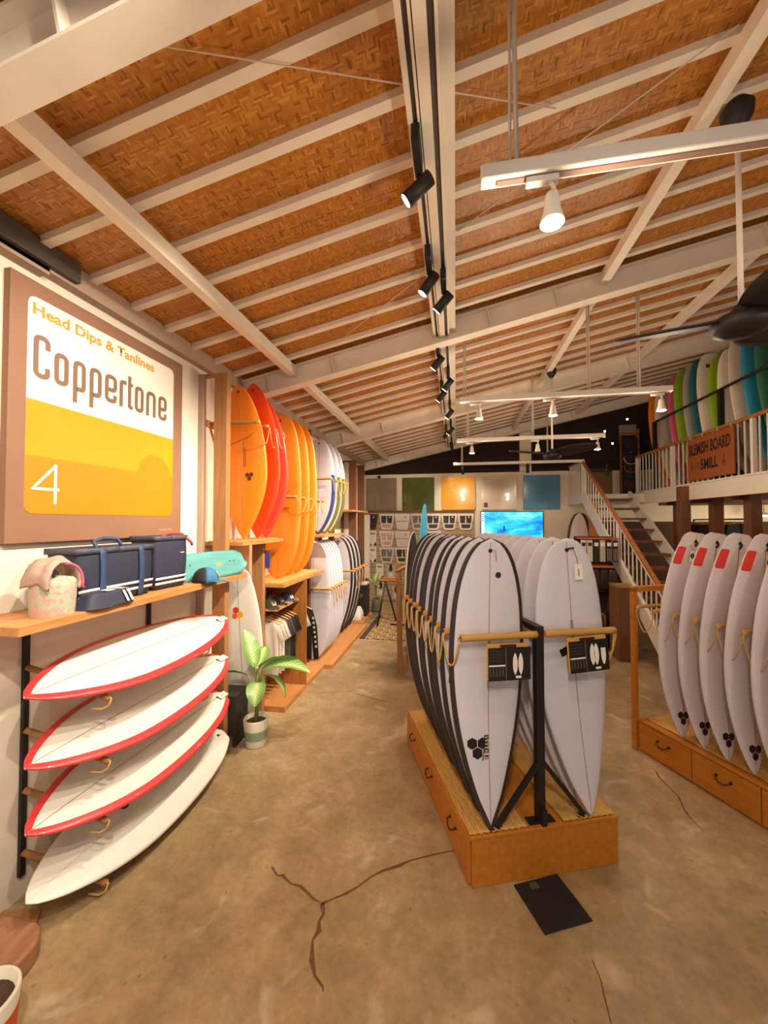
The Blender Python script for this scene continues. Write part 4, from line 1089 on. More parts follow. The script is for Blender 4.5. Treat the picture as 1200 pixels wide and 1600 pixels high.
bset(b7, [('light orange surfboard, nearest on the middle platform', -2.09, 4.40, 1.424, M['bor2'], None, R(-3), R(.6), 0), ('light orange surfboard, middle one on the middle platform', -2.09, 4.66, 1.424, M['bor2'], None, R(-3), R(.8), 0), ('light orange surfboard, furthest on the middle platform', -2.09, 4.92, 1.424, M['bor2'], None, R(-3), R(.8), 0)],
     lambda lab, mt, rail, lg: mk6(lab, mt, rail, lg, bd=b7), 'light orange boards on the middle platform')
b8 = Board(1.46, .52, .062, FISH, .03, .03)
def mk8(lab, mt, rail, lg):
    o = make_board('shortboard', lab, b8, mt, None, M['str'], M['blackp'])
    b8.rail(.05, .03, 0, .62).build('rail_band', rail, o, fix=False); return o
bset(b8, [('white surfboard with blue lower rails on the far platform', -2.07, 5.72, 1.906, M['blav'], P('#33477e', .4), R(-3), R(.6), 0), ('white surfboard with olive lower rails, nearer one on the far platform', -2.07, 6.02, 1.906, M['blav'], P('#75752c', .4), R(-3), R(.6), 0), ('white surfboard with olive lower rails, further one on the far platform', -2.07, 6.28, 1.906, M['blav'], P('#75752c', .4), R(-3), R(.6), 0)], mk8, 'railed boards on the far platform')
b9 = Board(1.74, .54, .062, LONG, .03, .03)
def mk9(lab, mt, rail, lg):
    o = make_board('longboard', lab, b9, mt, None, M['str'], M['blackp'])
    if lg: MB().grid(lambda u, v: b9.on((2 * u - 1) * .97 * b9.a((1.50 + .22 * v) / b9.L), 1.50 + .22 * v, .0025), 8, 12).build('grey_tail_patch', P('#a08f92', .5), o, fix=False)
    return o
bset(b9, [('white board with a grey tail patch, nearest of the low row along the wall' if k == 0 else 'plain white board, %s of the low row along the wall' % ['nearest', 'second', 'third', 'fourth', 'fifth', 'sixth'][k], -2.08, 5.53 + .13 * k, .072, M['blav'], None, R(-3), R(.4), k == 0) for k in range(6)], mk9, 'low white boards along the left wall')
b10 = Board(1.76, .53, .062, ROUND, .03, .03)
bset(b10, [('white board with broad black rails, %s of the group near the back corner' % ['nearest', 'second', 'third', 'furthest'][k], -2.06, 6.72 + .25 * k, .072, M['blav'], (M['brail'], .035), R(-3), R(.2), 0) for k in range(4)],
     lambda lab, mt, rail, lg: make_board('shortboard', lab, b10, mt, rail, M['str'], M['blackp']), 'black railed boards near the back corner')
for lab, y0, y1, x1 in (('low wooden base board under the clothes unit', 4.07, 5.38, -1.86), ('low wooden base board under the white boards', 5.38, 7.62, -1.74), ('low wooden base board by the back corner', 7.75, 8.7, -1.86)):
    t = thing('base_platform', lab, 'platform', (XL, y0, .001)); B(.005, x1 - XL, .005, y1 - y0, 0, .058 if y1 < 7.7 else .045).build('plank', M['shelf'], t, bevel=.003)

# ------- clothes unit
cu = thing('clothes_unit', 'open wooden clothes unit under the light orange boards', 'wardrobe', (XL, 4.08, .0605))
B(.30, .545, .60, .625, 0, 1.298).build('side_panel', M['panelwood'], cu)
B(.004, .30, .60, .625, 0, 1.298).build('side_panel', M['panelwood'], cu)
B(.004, .02, 0, .60, 0, 1.298).build('back_panel', P('#cbb49a', .7), cu)
B(.02, .45, -.03, .60, 1.045, 1.07).build('hat_shelf', M['shelf'], cu)
MB().tube([(.30, .0, .985), (.30, .60, .985)], .010, 8).build('hanging_rail', M['black'], cu)
SHIRT = [(-.07, 0), (-.045, -.018), (0, -.028), (.045, -.018), (.07, 0), (.17, -.035), (.235, -.20), (.165, -.235), (.15, -.16), (.152, -.60), (-.152, -.60), (-.15, -.16), (-.165, -.235), (-.235, -.20), (-.17, -.035)]
LONGS = [(-.07, 0), (0, -.028), (.07, 0), (.17, -.035), (.235, -.25), (.26, -.66), (.19, -.68), (.165, -.30), (.155, -.68), (-.155, -.68), (-.165, -.30), (-.19, -.68), (-.26, -.66), (-.235, -.25), (-.17, -.035)]
def shirt(lab, loc, hexc, rz=0.0, long=False, dot=None, group='shirts on the clothes rail', sc=1.0):
    t = thing('hanging_shirt', lab, 'shirt', loc, rz, group)
    pts = LONGS if long else SHIRT
    mb = MB(); th = .014
    fn = lambda a, b, d: (a * sc, d + .010 * math.sin(14 * a) * (.3 - b), b * sc - .055)
    bm = bmesh.new(); vv = [bm.verts.new(fn(a, b, 0)) for a, b in pts]; f = bm.faces.new(vv); bmesh.ops.triangulate(bm, faces=[f])
    bmesh.ops.subdivide_edges(bm, edges=bm.edges[:], cuts=3, use_grid_fill=True)
    xm = lambda z: .18
    bd = {v for e in bm.edges if len(e.link_faces) == 1 for v in e.verts}
    for v in bm.verts:
        if v not in bd: v.co.y += -.016 + .006 * math.sin(v.co.x * 45 + v.co.z * 4)
    mir = bmesh.ops.duplicate(bm, geom=bm.verts[:] + bm.edges[:] + bm.faces[:])
    for g in mir['geom']:
        if isinstance(g, bmesh.types.BMVert): g.co.y = -g.co.y + .012
    me = bpy.data.meshes.new('garment'); bmesh.ops.recalc_face_normals(bm, faces=bm.faces); bm.to_mesh(me); bm.free()
    for p in me.polygons: p.use_smooth = True
    me.materials.append(P(hexc, .85)); o = bpy.data.objects.new('garment', me); C.objects.link(o); o.parent = t
    h = MB().tube([(-.16 * sc, .006, -.085), (-.05, .006, -.045), (0, .006, -.038), (.05, .006, -.045), (.16 * sc, .006, -.085)], .008, 6)
    h.build('hanger', P('#d39a55', .5), t)
    MB().tube([(0, .006, -.04), (0, .006, -.012), (.010, .006, .004), (.006, .006, .014), (-.006, .006, .014), (-.012, .006, .004)], .0025, 5).build('hanger_hook', M['chrome'], t)
    if dot: MB().box(.155, .20, -.03, -.02, -.28, -.24).build('paper_tag', P('#efe8e0', .6), t)
    return t
shs = [('white t-shirt on a hanger, nearest on the clothes rail', '#e9dfd2'), ('cream t-shirt on a hanger, second on the clothes rail', '#e2d4c0'), ('white t-shirt on a hanger, third on the clothes rail', '#ece4da'), ('dark grey t-shirt on a hanger, nearest of the dark ones', '#4a433d'), ('charcoal grey t-shirt with pale tag on the clothes rail', '#565049'), ('blackish t-shirt with pale tag, last but one on the clothes rail', '#2e2825'), ('black t-shirt on a hanger against the side panel', '#26211f')]
for k, (lb, hx) in enumerate(shs): shirt(lb, (-2.10, 4.115 + .079 * k, 1.035), hx, R(-6), dot=k in (4, 5))
t = shirt('long-sleeved black shirt with pale sleeve print, hanging beyond the clothes unit', (-2.02, 4.93, 1.03), '#201c1b', R(-12), True, None, 'shirts beyond the clothes unit')
for k in range(7): MB().box(.185 + .008 * k, .205 + .008 * k, -.030, -.018, -.20 - .06 * k, -.175 - .06 * k).build('sleeve_print', P('#d8c9a4', .6), t)
shirt('pale shirt hanging behind the long-sleeved black shirt', (-2.06, 4.80, 1.03), '#ded2c2', R(-8), False, None, 'shirts beyond the clothes unit')
t = thing('hanging_rail', 'dark clothes rail beyond the clothes unit', 'rail', (-2.08, 4.72, 1.045)); MB().tube([(0, 0, 0), (0, .55, 0)], .010, 8).build('rail', M['black'], t)
B(-.315, .0, .27, .29, -.01, .01).build('rail_bracket', M['black'], t)
def cap(lab, loc, rz, hx, badge=None, s=.9):
    t = thing('baseball_cap', lab, 'cap', loc, rz, 'caps on the hat shelf'); m = P(hx, .8)
    MB().grid(lambda u, v: (s * .088 * math.cos(2 * PI * u) * math.cos(PI / 2 * v) ** .8, s * .095 * math.sin(2 * PI * u) * math.cos(PI / 2 * v) ** .8, s * .105 * math.sin(PI / 2 * v) ** .9), 24, 8).build('crown', m, t)
    MB().grid(lambda u, v: (s * .084 * math.cos(PI * u), s * .09 * math.sin(PI * u) * (1 + .85 * v), s * (.012 - .01 * v)), 14, 4).build('brim', m, t, solid=.004)
    if badge: MB().grid(lambda u, v: (s * .03 * (u - .5) * 2, s * (.096 - .026 * v), s * (.03 + .045 * v)), 3, 3).build('badge', P(badge, .6), t, solid=.003)
zc = 1.1315
cap('black cap at the wall side of the hat shelf', (-2.27, 4.22, zc), R(-150), '#1f1b1a')
cap('dark green cap, nearest on the hat shelf', (-2.07, 4.14, zc), R(-120), '#3a3527', '#b9a888')
cap('brown-black cap in the middle of the hat shelf', (-2.08, 4.34, zc), R(-110), '#2b2320', '#8a6a4a')
cap('tan cap in the middle of the hat shelf', (-2.20, 4.46, zc), R(-110), '#8a6c4c')
cap('blue cap with white badge at the far end of the hat shelf', (-2.06, 4.55, zc), R(-100), '#34406c', '#e8e6ea')
pl = thing('price_card', 'hanging card with blue and brown pictures under the red board platform', 'card', (-2.075, 4.05, 1.70)); B(-.045, .045, -.003, .003, -.12, .08).build('card', P('#7a5a3c', .5), pl)
B(.002, .04, -.0045, -.0031, -.10, .06).build('blue_picture', P('#3246b4', .5), pl); B(-.04, -.004, -.0045, -.0031, -.10, .06).build('dark_picture', P('#3a2f40', .5), pl)
# ------- between the posts: leaning white board, speaker, potted plant
b11 = Board(1.62, .44, .06, SQUASH, .03, .02)
o = make_board('shortboard', 'white surfboard with red and yellow logo leaning behind the black speaker', b11, M['bcream'], None, M['str'])
for x, z, r_, hx in ((-.03, 1.20, .035, '#d8321f'), (.01, 1.155, .035, '#f0a01c'), (-.045, 1.14, .03, '#e8531c')): b11.decal(hexpoly(x, z, r_)).build('logo_hexagon', P(hx, .5), o, fix=False)
put(o, (-2.12, 3.74, .003), R(6), R(-3), R(2))
spk = thing('loudspeaker', 'black box loudspeaker on the floor beside the potted plant', 'speaker', (-2.15, 3.36, .001), R(4))
B(-.13, .13, 0, .25, .10, .47).build('cabinet', M['darkbox'], spk, bevel=.006)
B(-.13, -.10, 0, .25, 0, .10).build('foot', M['darkbox'], spk); B(.10, .13, 0, .25, 0, .10).build('foot', M['darkbox'], spk)
MB().lathe([(.03, .0), (.055, .008), (.06, .0)], 20, (0, 0, 0), Matrix.Translation((.131, .13, .27)) @ Matrix.Rotation(PI / 2, 4, 'Y')).build('port', M['blackp'], spk)
def leaf_m():
    n = NT('dumbcane_leaf'); uvn = n.n('ShaderNodeUVMap'); sp = n.n('ShaderNodeSeparateXYZ'); n.l(uvn, sp)
    d = n.math('ABSOLUTE', n.math('SUBTRACT', sp.outputs[1], .5)); st_ = n.math('SINE', n.math('ADD', n.math('MULTIPLY', sp.outputs[0], 85.0), n.math('MULTIPLY', d, -30.0)))
    a = n.math('ADD', n.math('MULTIPLY', st_, .26), n.math('SUBTRACT', .62, n.math('MULTIPLY', d, 1.7)))
    cr = n.n('ShaderNodeValToRGB'); e = cr.color_ramp.elements; e[0].position = .12; e[0].color = lin('#6a9a42'); e[1].position = .62; e[1].color = lin('#cbd995'); n.t.links.new(a, cr.inputs[0])
    n.l(cr, n.b); n.b.inputs['Roughness'].default_value = .4; return n.m
M['leaf'] = leaf_m(); M['stem'] = flat('plant_stem', '#8a9a55', .6, .2, 20); M['soil'] = flat('soil', '#4a3526', .95, .4, 60, .8)
def leaf(root, base, heading, elev, L, W, droop, roll=0.0, mat='leaf'):
    nu, nv = 12, 6; vs = []; uv = []; h = R(heading); dx, dy = math.cos(h), math.sin(h)
    p = Vector(base); e = R(elev); pts = []
    for i in range(nu + 1):
        pts.append((p.copy(), e)); p = p + Vector((dx * math.cos(e), dy * math.cos(e), math.sin(e))) * L / nu; e -= R(droop) / nu
    for i, (q, ee) in enumerate(pts):
        s = i / nu; w_ = W / 2 * math.sin(PI * min(1, s * .94 + .05)) ** .75 * (1 - .25 * s)
        if i == nu: w_ = .001
        side = Vector((-dy, dx, 0)); up = Vector((-dx * math.sin(ee), -dy * math.sin(ee), math.cos(ee)))
        sv = side * math.cos(R(roll)) + up * math.sin(R(roll)); un = up * math.cos(R(roll)) - side * math.sin(R(roll))
        for j in range(nv + 1):
            b = (j / nv - .5) * 2; vs.append(tuple(q + sv * w_ * b + un * (abs(b) * w_ * .28 + .05 * w_ * math.sin(s * 22) * abs(b)))); uv.append((s, j / nv))
    fs = [(i * (nv + 1) + j, (i + 1) * (nv + 1) + j, (i + 1) * (nv + 1) + j + 1, i * (nv + 1) + j + 1) for i in range(nu) for j in range(nv)]
    me = bpy.data.meshes.new('leaf'); me.from_pydata(vs, [], fs); u = me.uv_layers.new(name='UVMap')
    for lp in me.loops: u.data[lp.index].uv = uv[lp.vertex_index]
    for q in me.polygons: q.use_smooth = True
    me.materials.append(M[mat]); o = bpy.data.objects.new('leaf', me); C.objects.link(o); o.parent = root; return o
def pot(root, r0, r1, h, c_main, c_band, z0b, z1b):
    MB().lathe([(0, 0), (r0 * .96, 0), (r0, .01), (r1, h - .006), (r1 - .004, h), (r1 - .014, h), (r1 - .018, h - .05), (0, h - .05)], 36).build('pot', c_main, root)
    f = lambda z: r0 + (r1 - r0) * (z / h) + .0012
    MB().lathe([(f(z0b), z0b), (f(z1b), z1b)], 36).build('painted_band', c_band, root, fix=False)
    MB().lathe([(0, h - .035), (r1 - .02, h - .04)], 24).build('soil', M['soil'], root)
pp = thing('potted_plant', 'dumb cane plant in a white pot with a green band, beside the speaker', 'plant', (-1.865, 3.46, .001))
pot(pp, .095, .118, .25, flat('pot_white', '#e3d9c6', .6, .05), P('#8fa186', .6), .07, .155)
MB().tube([(.0, 0, .20), (.01, 0, .40), (.0, .01, .55), (.02, 0, .66)], .020, 10, .014).build('stem', M['stem'], pp)
for a in ([(.0, 0, .45), (-.05, -.01, .58), (-.08, -.02, .64)], [(0, 0, .5), (.05, 0, .66), (.06, 0, .72)], [(.0, 0, .5), (-.01, 0, .70), (-.02, 0, .76)], [(0, 0, .5), (.06, -.02, .62), (.09, -.03, .66)], [(.0, 0, .42), (.04, -.05, .55), (.05, -.06, .60)]): MB().tube(a, .011, 8, .006).build('petiole', M['stem'], pp)
leaf(pp, (-.08, -.02, .64), 185, 18, 0.291, 0.130, 40, 25)
leaf(pp, (-.02, 0, .72), 150, 72, 0.381, 0.195, 30, 0)
leaf(pp, (.02, 0, .72), 20, 28, 0.426, 0.195, 45, -20)
leaf(pp, (.06, 0, .70), 5, 25, 0.493, 0.208, 60, 12)
leaf(pp, (.09, -.03, .66), -10, 5, 0.336, 0.156, 95, -20)
leaf(pp, (.05, -.06, .60), -70, 10, 0.269, 0.195, 100, 0)
leaf(pp, (.0, .02, .70), 100, 50, 0.314, 0.169, 60, 10)
# ------- bottom-left corner
bs = thing('low_wood_stand', 'low brown wooden stand with rounded corner in the near left corner', 'stand', (XL, 1.66, .001))
poly = [(.003, 0), (.30, 0)] + [(.30 + .14 * math.sin(q * PI / 16), -.14 + .14 * math.cos(q * PI / 16)) for q in range(1, 9)] + [(.44, -.9), (.003, -.9)]
MB().prism(poly, 0, .10).build('stand_top', wood('stand_wood', '#8c5f44', '#a97a58', (6, 2, 6)), bs, bevel=.012)
MB().prism([(a, b + .16 if b < -.5 else b) for a, b in [(.01, .08), (.20, .12), (.30, .0), (.01, .0)]], 0, .02).build('stand_base', M['post'], bs)
p3 = thing('potted_plant', 'plant in a white pot with an orange-red band in the near left corner', 'plant', (-1.81, 1.24, .001))
pot(p3, .10, .122, .262, M['paint_e3d9c6_60'] if 'paint_e3d9c6_60' in M else P('#e3d9c6', .6), P('#dc5a34', .6), .085, .195)
MB().tube([(-.04, 0, .21), (-.07, 0, .36), (-.14, -.02, .46)], .010, 8).build('stem', M['stem'], p3)
leaf(p3, (-.05, .02, .28), 150, 70, .20, .06, 60); leaf(p3, (-.14, -.02, .46), 200, 30, .24, .12, 70); leaf(p3, (-.06, -.03, .30), 220, 60, .25, .09, 60)
# ---------------------------------------------------------------- back wall
def resin(hx): return flat('resin_' + hx.strip('#'), hx, .16, .16, 3.0, .0, coat=.6)
for lab, x0, x1, hx in (('square grey resin panel at the left end of the back wall row', -2.344, -1.53, '#8f7d6d'), ('square dark green resin panel on the back wall', -1.375, -.54, '#4b5a1e'), ('square yellow resin panel on the back wall', -.354, .495, '#e9a51c'),
                        ('square cream resin panel with a small dark label on the back wall', .646, 1.50, '#dfcab0'), ('square blue resin panel at the right end of the back wall row', 1.66, 2.52, '#4f8fb4')):
    t = thing('wall_panel', lab, 'panel', (x0, YB, 2.40), 0, 'square resin panels on the back wall')
    B(0, x1 - x0, -.04, -.001, 0, .85).build('panel', resin(hx), t, bevel=.006)
    if hx == '#dfcab0': B(.06, .15, -.0415, -.0401, .06, .18).build('label', P('#5a4a3e', .5), t); B(.05, .25, -.0415, -.0401, .775, .783).build('print_line', P('#9a8570', .5), t)
def wave_mat():
    n = NT('wave_screen'); co = n.n('ShaderNodeTexCoord')
    mp = n.n('ShaderNodeMapping'); mp.inputs['Scale'].default_value = (1.0, 1, 2.2); mp.inputs['Rotation'].default_value = (0, R(14), 0); n.l(co, mp, 3, 0)
    no = n.n('ShaderNodeTexNoise', i={'Scale': 1.7, 'Detail': 6.0, 'Roughness': .6, 'Distortion': .5}); n.l(mp, no)
    cr = n.n('ShaderNodeValToRGB'); e = cr.color_ramp.elements; e[0].position = .36; e[0].color = lin('#0a5fae'); e[1].position = .74; e[1].color = lin('#d6f4ff')
    for p, c in ((.46, '#1493dc'), (.54, '#22b4f0'), (.60, '#59d0f8')): q = e.new(p); q.color = lin(c)
    n.l(no, cr); n.l(cr, n.b, 0, 26) if False else None
    n.t.links.new(cr.outputs[0], n.b.inputs['Emission Color']); n.b.inputs['Emission Strength'].default_value = .85
    n.b.inputs['Base Color'].default_value = (.01, .01, .012, 1); n.b.inputs['Roughness'].default_value = .25
    return n.m
tv = thing('television', 'flat television showing a blue ocean wave on the back wall', 'television', (1.37, YB, 1.50))
B(-.755, .755, -.06, -.002, 0, .86).build('casing', M['blackp'], tv, bevel=.005)
B(-.66, .735, -.0625, -.0601, .02, .84).build('screen', wave_mat(), tv)
B(-.735, -.66, -.0625, -.0601, .02, .84).build('side_strip', flat('strip_glow', '#c9e6f2', .4, 0, emit=('#bfe6f6', .8)), tv)
for k in range(4): B(-.72, -.675, -.0635, -.0626, .62 + k * .05, .65 + k * .05).build('strip_mark', P('#1d6f9e', .5), tv)
mb = MB().lathe([(0, 0), (.012, .01), (.014, .07), (.02, .10), (.008, .14), (0, .15)], 8, (-.18, -.0635, .36)); mb.build('surfer_figure', P('#12395c', .5), tv)
sw_ = thing('slat_wall', 'beige slat wall carrying traction pad packs and leash packs', 'display wall', (-2.395, YB, .02))
B(0, 2.86, -.02, -.001, 0, 2.33).build('backing', P('#5a3826', .8), sw_)
s0 = None
for k in range(16):
    if s0 is None: s0 = B(0, 2.86, -.035, -.0201, .004, .140).build('slat', P('#b59a7c', .7), sw_); o = s0
    else: o = s0.copy(); C.objects.link(o); o.parent = sw_
    o.location = (0, 0, k * .1455)
B(0, 2.86, -.07, -.001, 2.33, 2.365).build('top_shelf_edge', M['postdark'], sw_)
pads = [(-2.22, 2.30, 'd', 'dark traction pad pack at the left end of the top row'), (-1.79, 2.30, 'p', 'white and black traction pad pack with pink heel, second in the top row'), (-1.375, 2.30, 'w', 'all-white traction pad pack, third in the top row'), (-.96, 2.30, 'g', 'grey traction pad pack in the top row behind the teal board'), (-.575, 2.30, 'k', 'white and black traction pad pack, fifth in the top row'), (-.165, 2.30, 'k', 'white and black traction pad pack, sixth in the top row'), (.25, 2.30, 'k', 'white and black traction pad pack at the right end of the top row'),
        (-1.79, 1.85, 'p', 'white and pink traction pad pack, first in the second row'), (-1.375, 1.85, 'w', 'all-white traction pad pack in the second row'), (-.575, 1.85, 'k', 'white and black traction pad pack in the second row, half behind the boards'), (-1.79, 1.42, 'g', 'grey traction pad pack in the third row'), (-1.375, 1.42, 'k', 'white traction pad pack with black corners in the third row')]
Y1 = YB - .038
def trap(w0, w1, h, x=0, z=0): return [(x - w1 / 2, z - h), (x + w1 / 2, z - h), (x + w0 / 2, z), (x - w0 / 2, z)]
for x, z, kd, lab in pads:
    t = thing('traction_pad_pack', lab, 'traction pad', (x, Y1, z), 0, 'traction pad packs on the slat wall')
    fn = lambda a, b, d: (a, d, b)
    card = {'d': '#4a4038', 'g': '#ddd2c6'}.get(kd, '#ece4dc')
    MB().prism(round_poly(trap(.41, .27, .41), .04, 4, True), -.022, -.001, fn).build('card', P(card, .5), t)
    ink_ = {'d': '#2b2522', 'g': '#77706c', 'w': '#e2dad0'}.get(kd, '#3d3633')
    if kd == 'p' and z < 2: ink_ = '#cfa8a8'
    MB().prism(trap(.145, .115, .19, -.078, -.05), -.030, -.0221, fn).build('pad_piece', P(ink_, .7), t)
    MB().prism(trap(.145, .115, .19, .078, -.05), -.030, -.0221, fn).build('pad_piece', P(ink_, .7), t)
    MB().prism(trap(.24, .20, .09, 0, -.27), -.032, -.0221, fn).build('heel_piece', P({'p': '#d99aa0', 'w': '#e2dad0', 'k': '#453d39'}.get(kd, ink_), .7), t)
    if kd == 'w': MB().box(-.16, .16, -.031, -.0302, -.20, -.19).build('print_line', P('#4a403a', .5), t)
    MB().prism([(.055, -.10), (.105, -.10), (.08, -.055)], -.0315, -.0302, fn).build('triangle_mark', P('#4a403a' if kd == 'w' else '#efe6dc', .5), t)
for i, (x, z, lab) in enumerate(((-2.17, 1.86, 'white leash pack, upper one by the corner'), (-2.17, 1.43, 'white leash pack, lower one by the corner'), (-1.98, .99, 'white leash pack above the small plant'))):
    t = thing('leash_pack', lab, 'pack', (x, Y1, z), 0, 'white leash packs on the slat wall')
    B(-.10, .10, -.02, -.001, -.42, 0).build('card', P('#e9e1d6', .5), t, bevel=.004)
    for sx in (-1, 1): MB().prism([(sx * .098, -.40), (sx * .02, -.40), (sx * .05, -.34), (sx * .098, -.30)], -.0215, -.0202, lambda a, b, d: (a, d, b)).build('black_corner', P('#2b2523', .5), t)
    B(-.06, .06, -.0212, -.0202, -.10, -.06).build('print_block', P('#7d736b', .5), t); B(-.03, .03, -.0212, -.0202, -.24, -.225).build('print_line', P('#a99f96', .5), t)
for x, z, lab in ((-1.68, .96, 'clear pack with black leash cuff below the grey traction pad'), (-1.53, .42, 'clear pack with black leash cuff, lowest on the slat wall'), (-1.95, .50, 'black accessory pack behind the small plant')):
    t = thing('leash_pack', lab, 'pack', (x, Y1, z), 0, 'clear packs low on the slat wall')
    B(-.12, .12, -.012, -.001, -.36, .0).build('clear_bag', P('#c9bba8', .25), t)
    MB().tube([(0, -.03, .02), (-.02, -.03, -.05), (-.03, -.03, -.11), (0, -.03, -.15), (.03, -.03, -.11), (.02, -.03, -.05), (.0, -.03, .02)], .018, 8).build('cuff', P('#2a211c', .7), t)
    B(-.06, .06, -.016, -.0121, -.32, -.20).build('paper_label', P('#e9e2d8', .5), t)
t = thing('white_corner_panel', 'tall narrow white panel in the back left corner', 'panel', (-2.385, 10.0, .62)); B(0, .16, 0, .10, 0, 1.66).build('panel', M['white'], t, bevel=.004)
B(.0, .16, -.0005, 0, 1.1, 1.106).build('panel_joint', P('#b9a890', .6), t)
t = thing('wall_camera', 'small round dark camera on the back wall above the grey panel', 'camera', (-2.0, YB, 3.29)); MB().lathe([(0, .05), (.03, .045), (.04, .02), (.045, 0)], 18, (0, 0, 0), Matrix.Rotation(PI / 2, 4, 'X')).build('housing', M['blackp'], t)

# rug, empty rack, things by the back corner
def rug_mat():
    n = NT('ornate_rug'); co = n.n('ShaderNodeTexCoord')
    w1 = n.n('ShaderNodeTexMagic', turbulence_depth=3, i={'Scale': 4.5, 'Distortion': 2.6}); n.l(co, w1, 3, 0)
    cr = n.n('ShaderNodeValToRGB'); cr.color_ramp.interpolation = 'CONSTANT'; e = cr.color_ramp.elements; e[0].position = 0; e[0].color = lin('#4a3320'); e[1].position = .42; e[1].color = lin('#c9a873')
    q = e.new(.72); q.color = lin('#9a6a32')
    n.l(w1, cr, 1, 0); n.l(cr, n.b); n.b.inputs['Roughness'].default_value = .95; return n.m
t = thing('rug', 'brown and cream patterned rug with dark side border on the far floor', 'rug', (-1.71, 6.86, .001))
B(.0, .10, 0, 1.72, 0, .014).build('border', P('#4a3526', .95), t); B(.10, 1.2, .0, 1.72, 0, .012).build('pile', rug_mat(), t)
t = thing('empty_peg_rack', 'low black-legged rack with empty rope-wound pegs standing on the rug', 'rack', (-1.32, 7.9, .015))
MB().tube([(-.10, 0, .86), (-.22, -.25, 0)], .018, 8).tube([(-.10, 0, .86), (.08, .28, 0)], .018, 8).tube([(-.10, .3, .86), (-.10, .0, .86)], .02, 8).build('leg_frame', M['black'], t)
MB().tube([(.02, -.1, .02), (.62, -.1, .02)], .014, 8).build('floor_bar', M['black'], t)
for y in (0, .28): peg_mb((-.24, y, .88), (.26, y, .88), .024).build('peg', M['railwood'], t)
wr = thing('wooden_board_rack', 'brown wooden rack with two slanted posts beyond the centre plinth', 'rack', (-.745, 5.42, .001))
MB().bar((-.02, 0, 0), (-.05, .02, 1.52), .07, .05, (0, 1, 0)).bar((.05, .42, 0), (.03, .42, 1.66), .07, .05, (0, 1, 0)).build('post', M['post'], wr)
B(.03, .5, -.02, .03, .30, .36).build('cross_bar', M['post'], wr)
B(.02, .5, .38, .44, .30, .36).build('cross_bar', M['post'], wr)
MB().tube([(-.05, -.15, 1.42), (.10, .02, 1.50)], .026, 10).build('peg', M['ropedark'], wr); MB().tube([(.05, -.05, 1.24), (.22, -.03, 1.26)], .024, 10).build('peg', M['ropedark'], wr)
MB().tube(sag((-.05, -.15, 1.40), (.06, -.05, 1.23), .06, 8), .007, 6).tube(sag((.05, -.05, 1.22), (.07, .2, 1.2), .45, 10), .007, 6).build('rope_loop', M['rope'], wr)
b12 = Board(2.36, .54, .065, LONG, .06, .03)
o = make_board('longboard', 'pale blue longboard standing edge-on behind the black railed row', b12, P('#4bb6d0', .3), None, None); put(o, (-.485, 5.80, .003), R(82), R(1), R(0))
b13 = Board(1.96, .52, .065, ROUND, .05, .03)
o = make_board('shortboard', 'black surfboard with white edge standing edge-on beside the pale blue board', b13, P('#2a2018', .5), (P('#d9cdbd', .5), .02), None); put(o, (-.60, 5.22, .003), R(78), R(1.5), R(0))
t = thing('loudspeaker', 'small black speaker with white top by the back corner', 'speaker', (-2.0, 8.45, .06)); B(-.06, .09, -.15, .15, .0, .66).build('cabinet', M['darkbox'], t, bevel=.005); B(-.055, .085, -.14, .14, .661, .70).build('white_top', M['white'], t)
t = thing('corner_shelf', 'short brown shelf low beside the small black speaker', 'shelf', (-2.39, 7.78, .50)); B(0, .42, 0, .45, 0, .04).build('plank', M['postdark'], t)
t = thing('white_sack', 'soft white sack lying on the base board by the back corner', 'sack', (-2.08, 8.0, .048)); cushionbox(0, 0, 0, .28, .34, .26, .03, .35).build('sack', P('#e6ddd2', .8), t)
t = thing('vase_plant', 'glass vase with broad green leaves near the back corner', 'plant', (-1.84, 9.0, .001)); MB().lathe([(0, 0), (.10, 0), (.11, .05), (.10, .28), (.085, .30), (.078, .28), (.085, .05), (0, .02)], 20).build('vase', P('#6e6a56', .15), t)
MB().tube([(0, 0, .05), (0, 0, .5), (-.05, 0, .68)], .012, 8).build('stem', M['stem'], t)
for a in ((-.05, 0, .66, 170, 50, .26, .14), (0, 0, .62, 20, 55, .28, .15), (.0, 0, .55, -60, 40, .26, .14), (-.02, 0, .68, 80, 75, .30, .16), (0, 0, .35, 0, 15, .24, .12), (0, 0, .4, 200, 10, .22, .10)): leaf(t, a[:3], a[3], a[4], a[5], a[6], 60)

# right rear corner: boards, goods stand, cabinet
b14 = Board(2.30, .54, .065, LONG, .05, .03)
for k, (lab, y, rail) in enumerate((('white board with black rails under the landing, outer one', 9.34, 1), ('white board with black rails under the landing, middle one', 9.52, 1), ('clear white board under the landing beside the orange-lit panel', 9.70, 0))):
    o = make_board('longboard', lab, b14, M['bwhite'], (M['brail'], .05) if rail else None, M['str']); put(o, (2.66 + .05 * k, y, .003), R(2), R(1 + k), R(0)); o['group'] = 'boards under the landing'
B(2.86, 3.02, 9.10, 9.20, 0, 2.50).build('column', P('#d98a4a', .6), mz)  # orange light on a panel, put into this column's colour
gs = thing('goods_stand', 'dark goods stand hung with packs at the foot of the landing', 'stand', (2.36, 7.2, .001))
B(-.30, .30, .20, .24, 0, 1.84).build('back_board', P('#3a2416', .7), gs); B(-.30, .30, -.12, .20, 0, .08).build('base', P('#3a2416', .7), gs)
B(-.28, .30, -.12, .20, 1.80, 1.825).build('shelf', P('#b0562a', .5), gs); B(-.30, .22, -.12, .20, 1.33, 1.36).build('shelf', P('#c9702f', .5), gs); B(-.30, .30, -.1, .2, .93, .955).build('shelf', P('#5a3520', .5), gs)
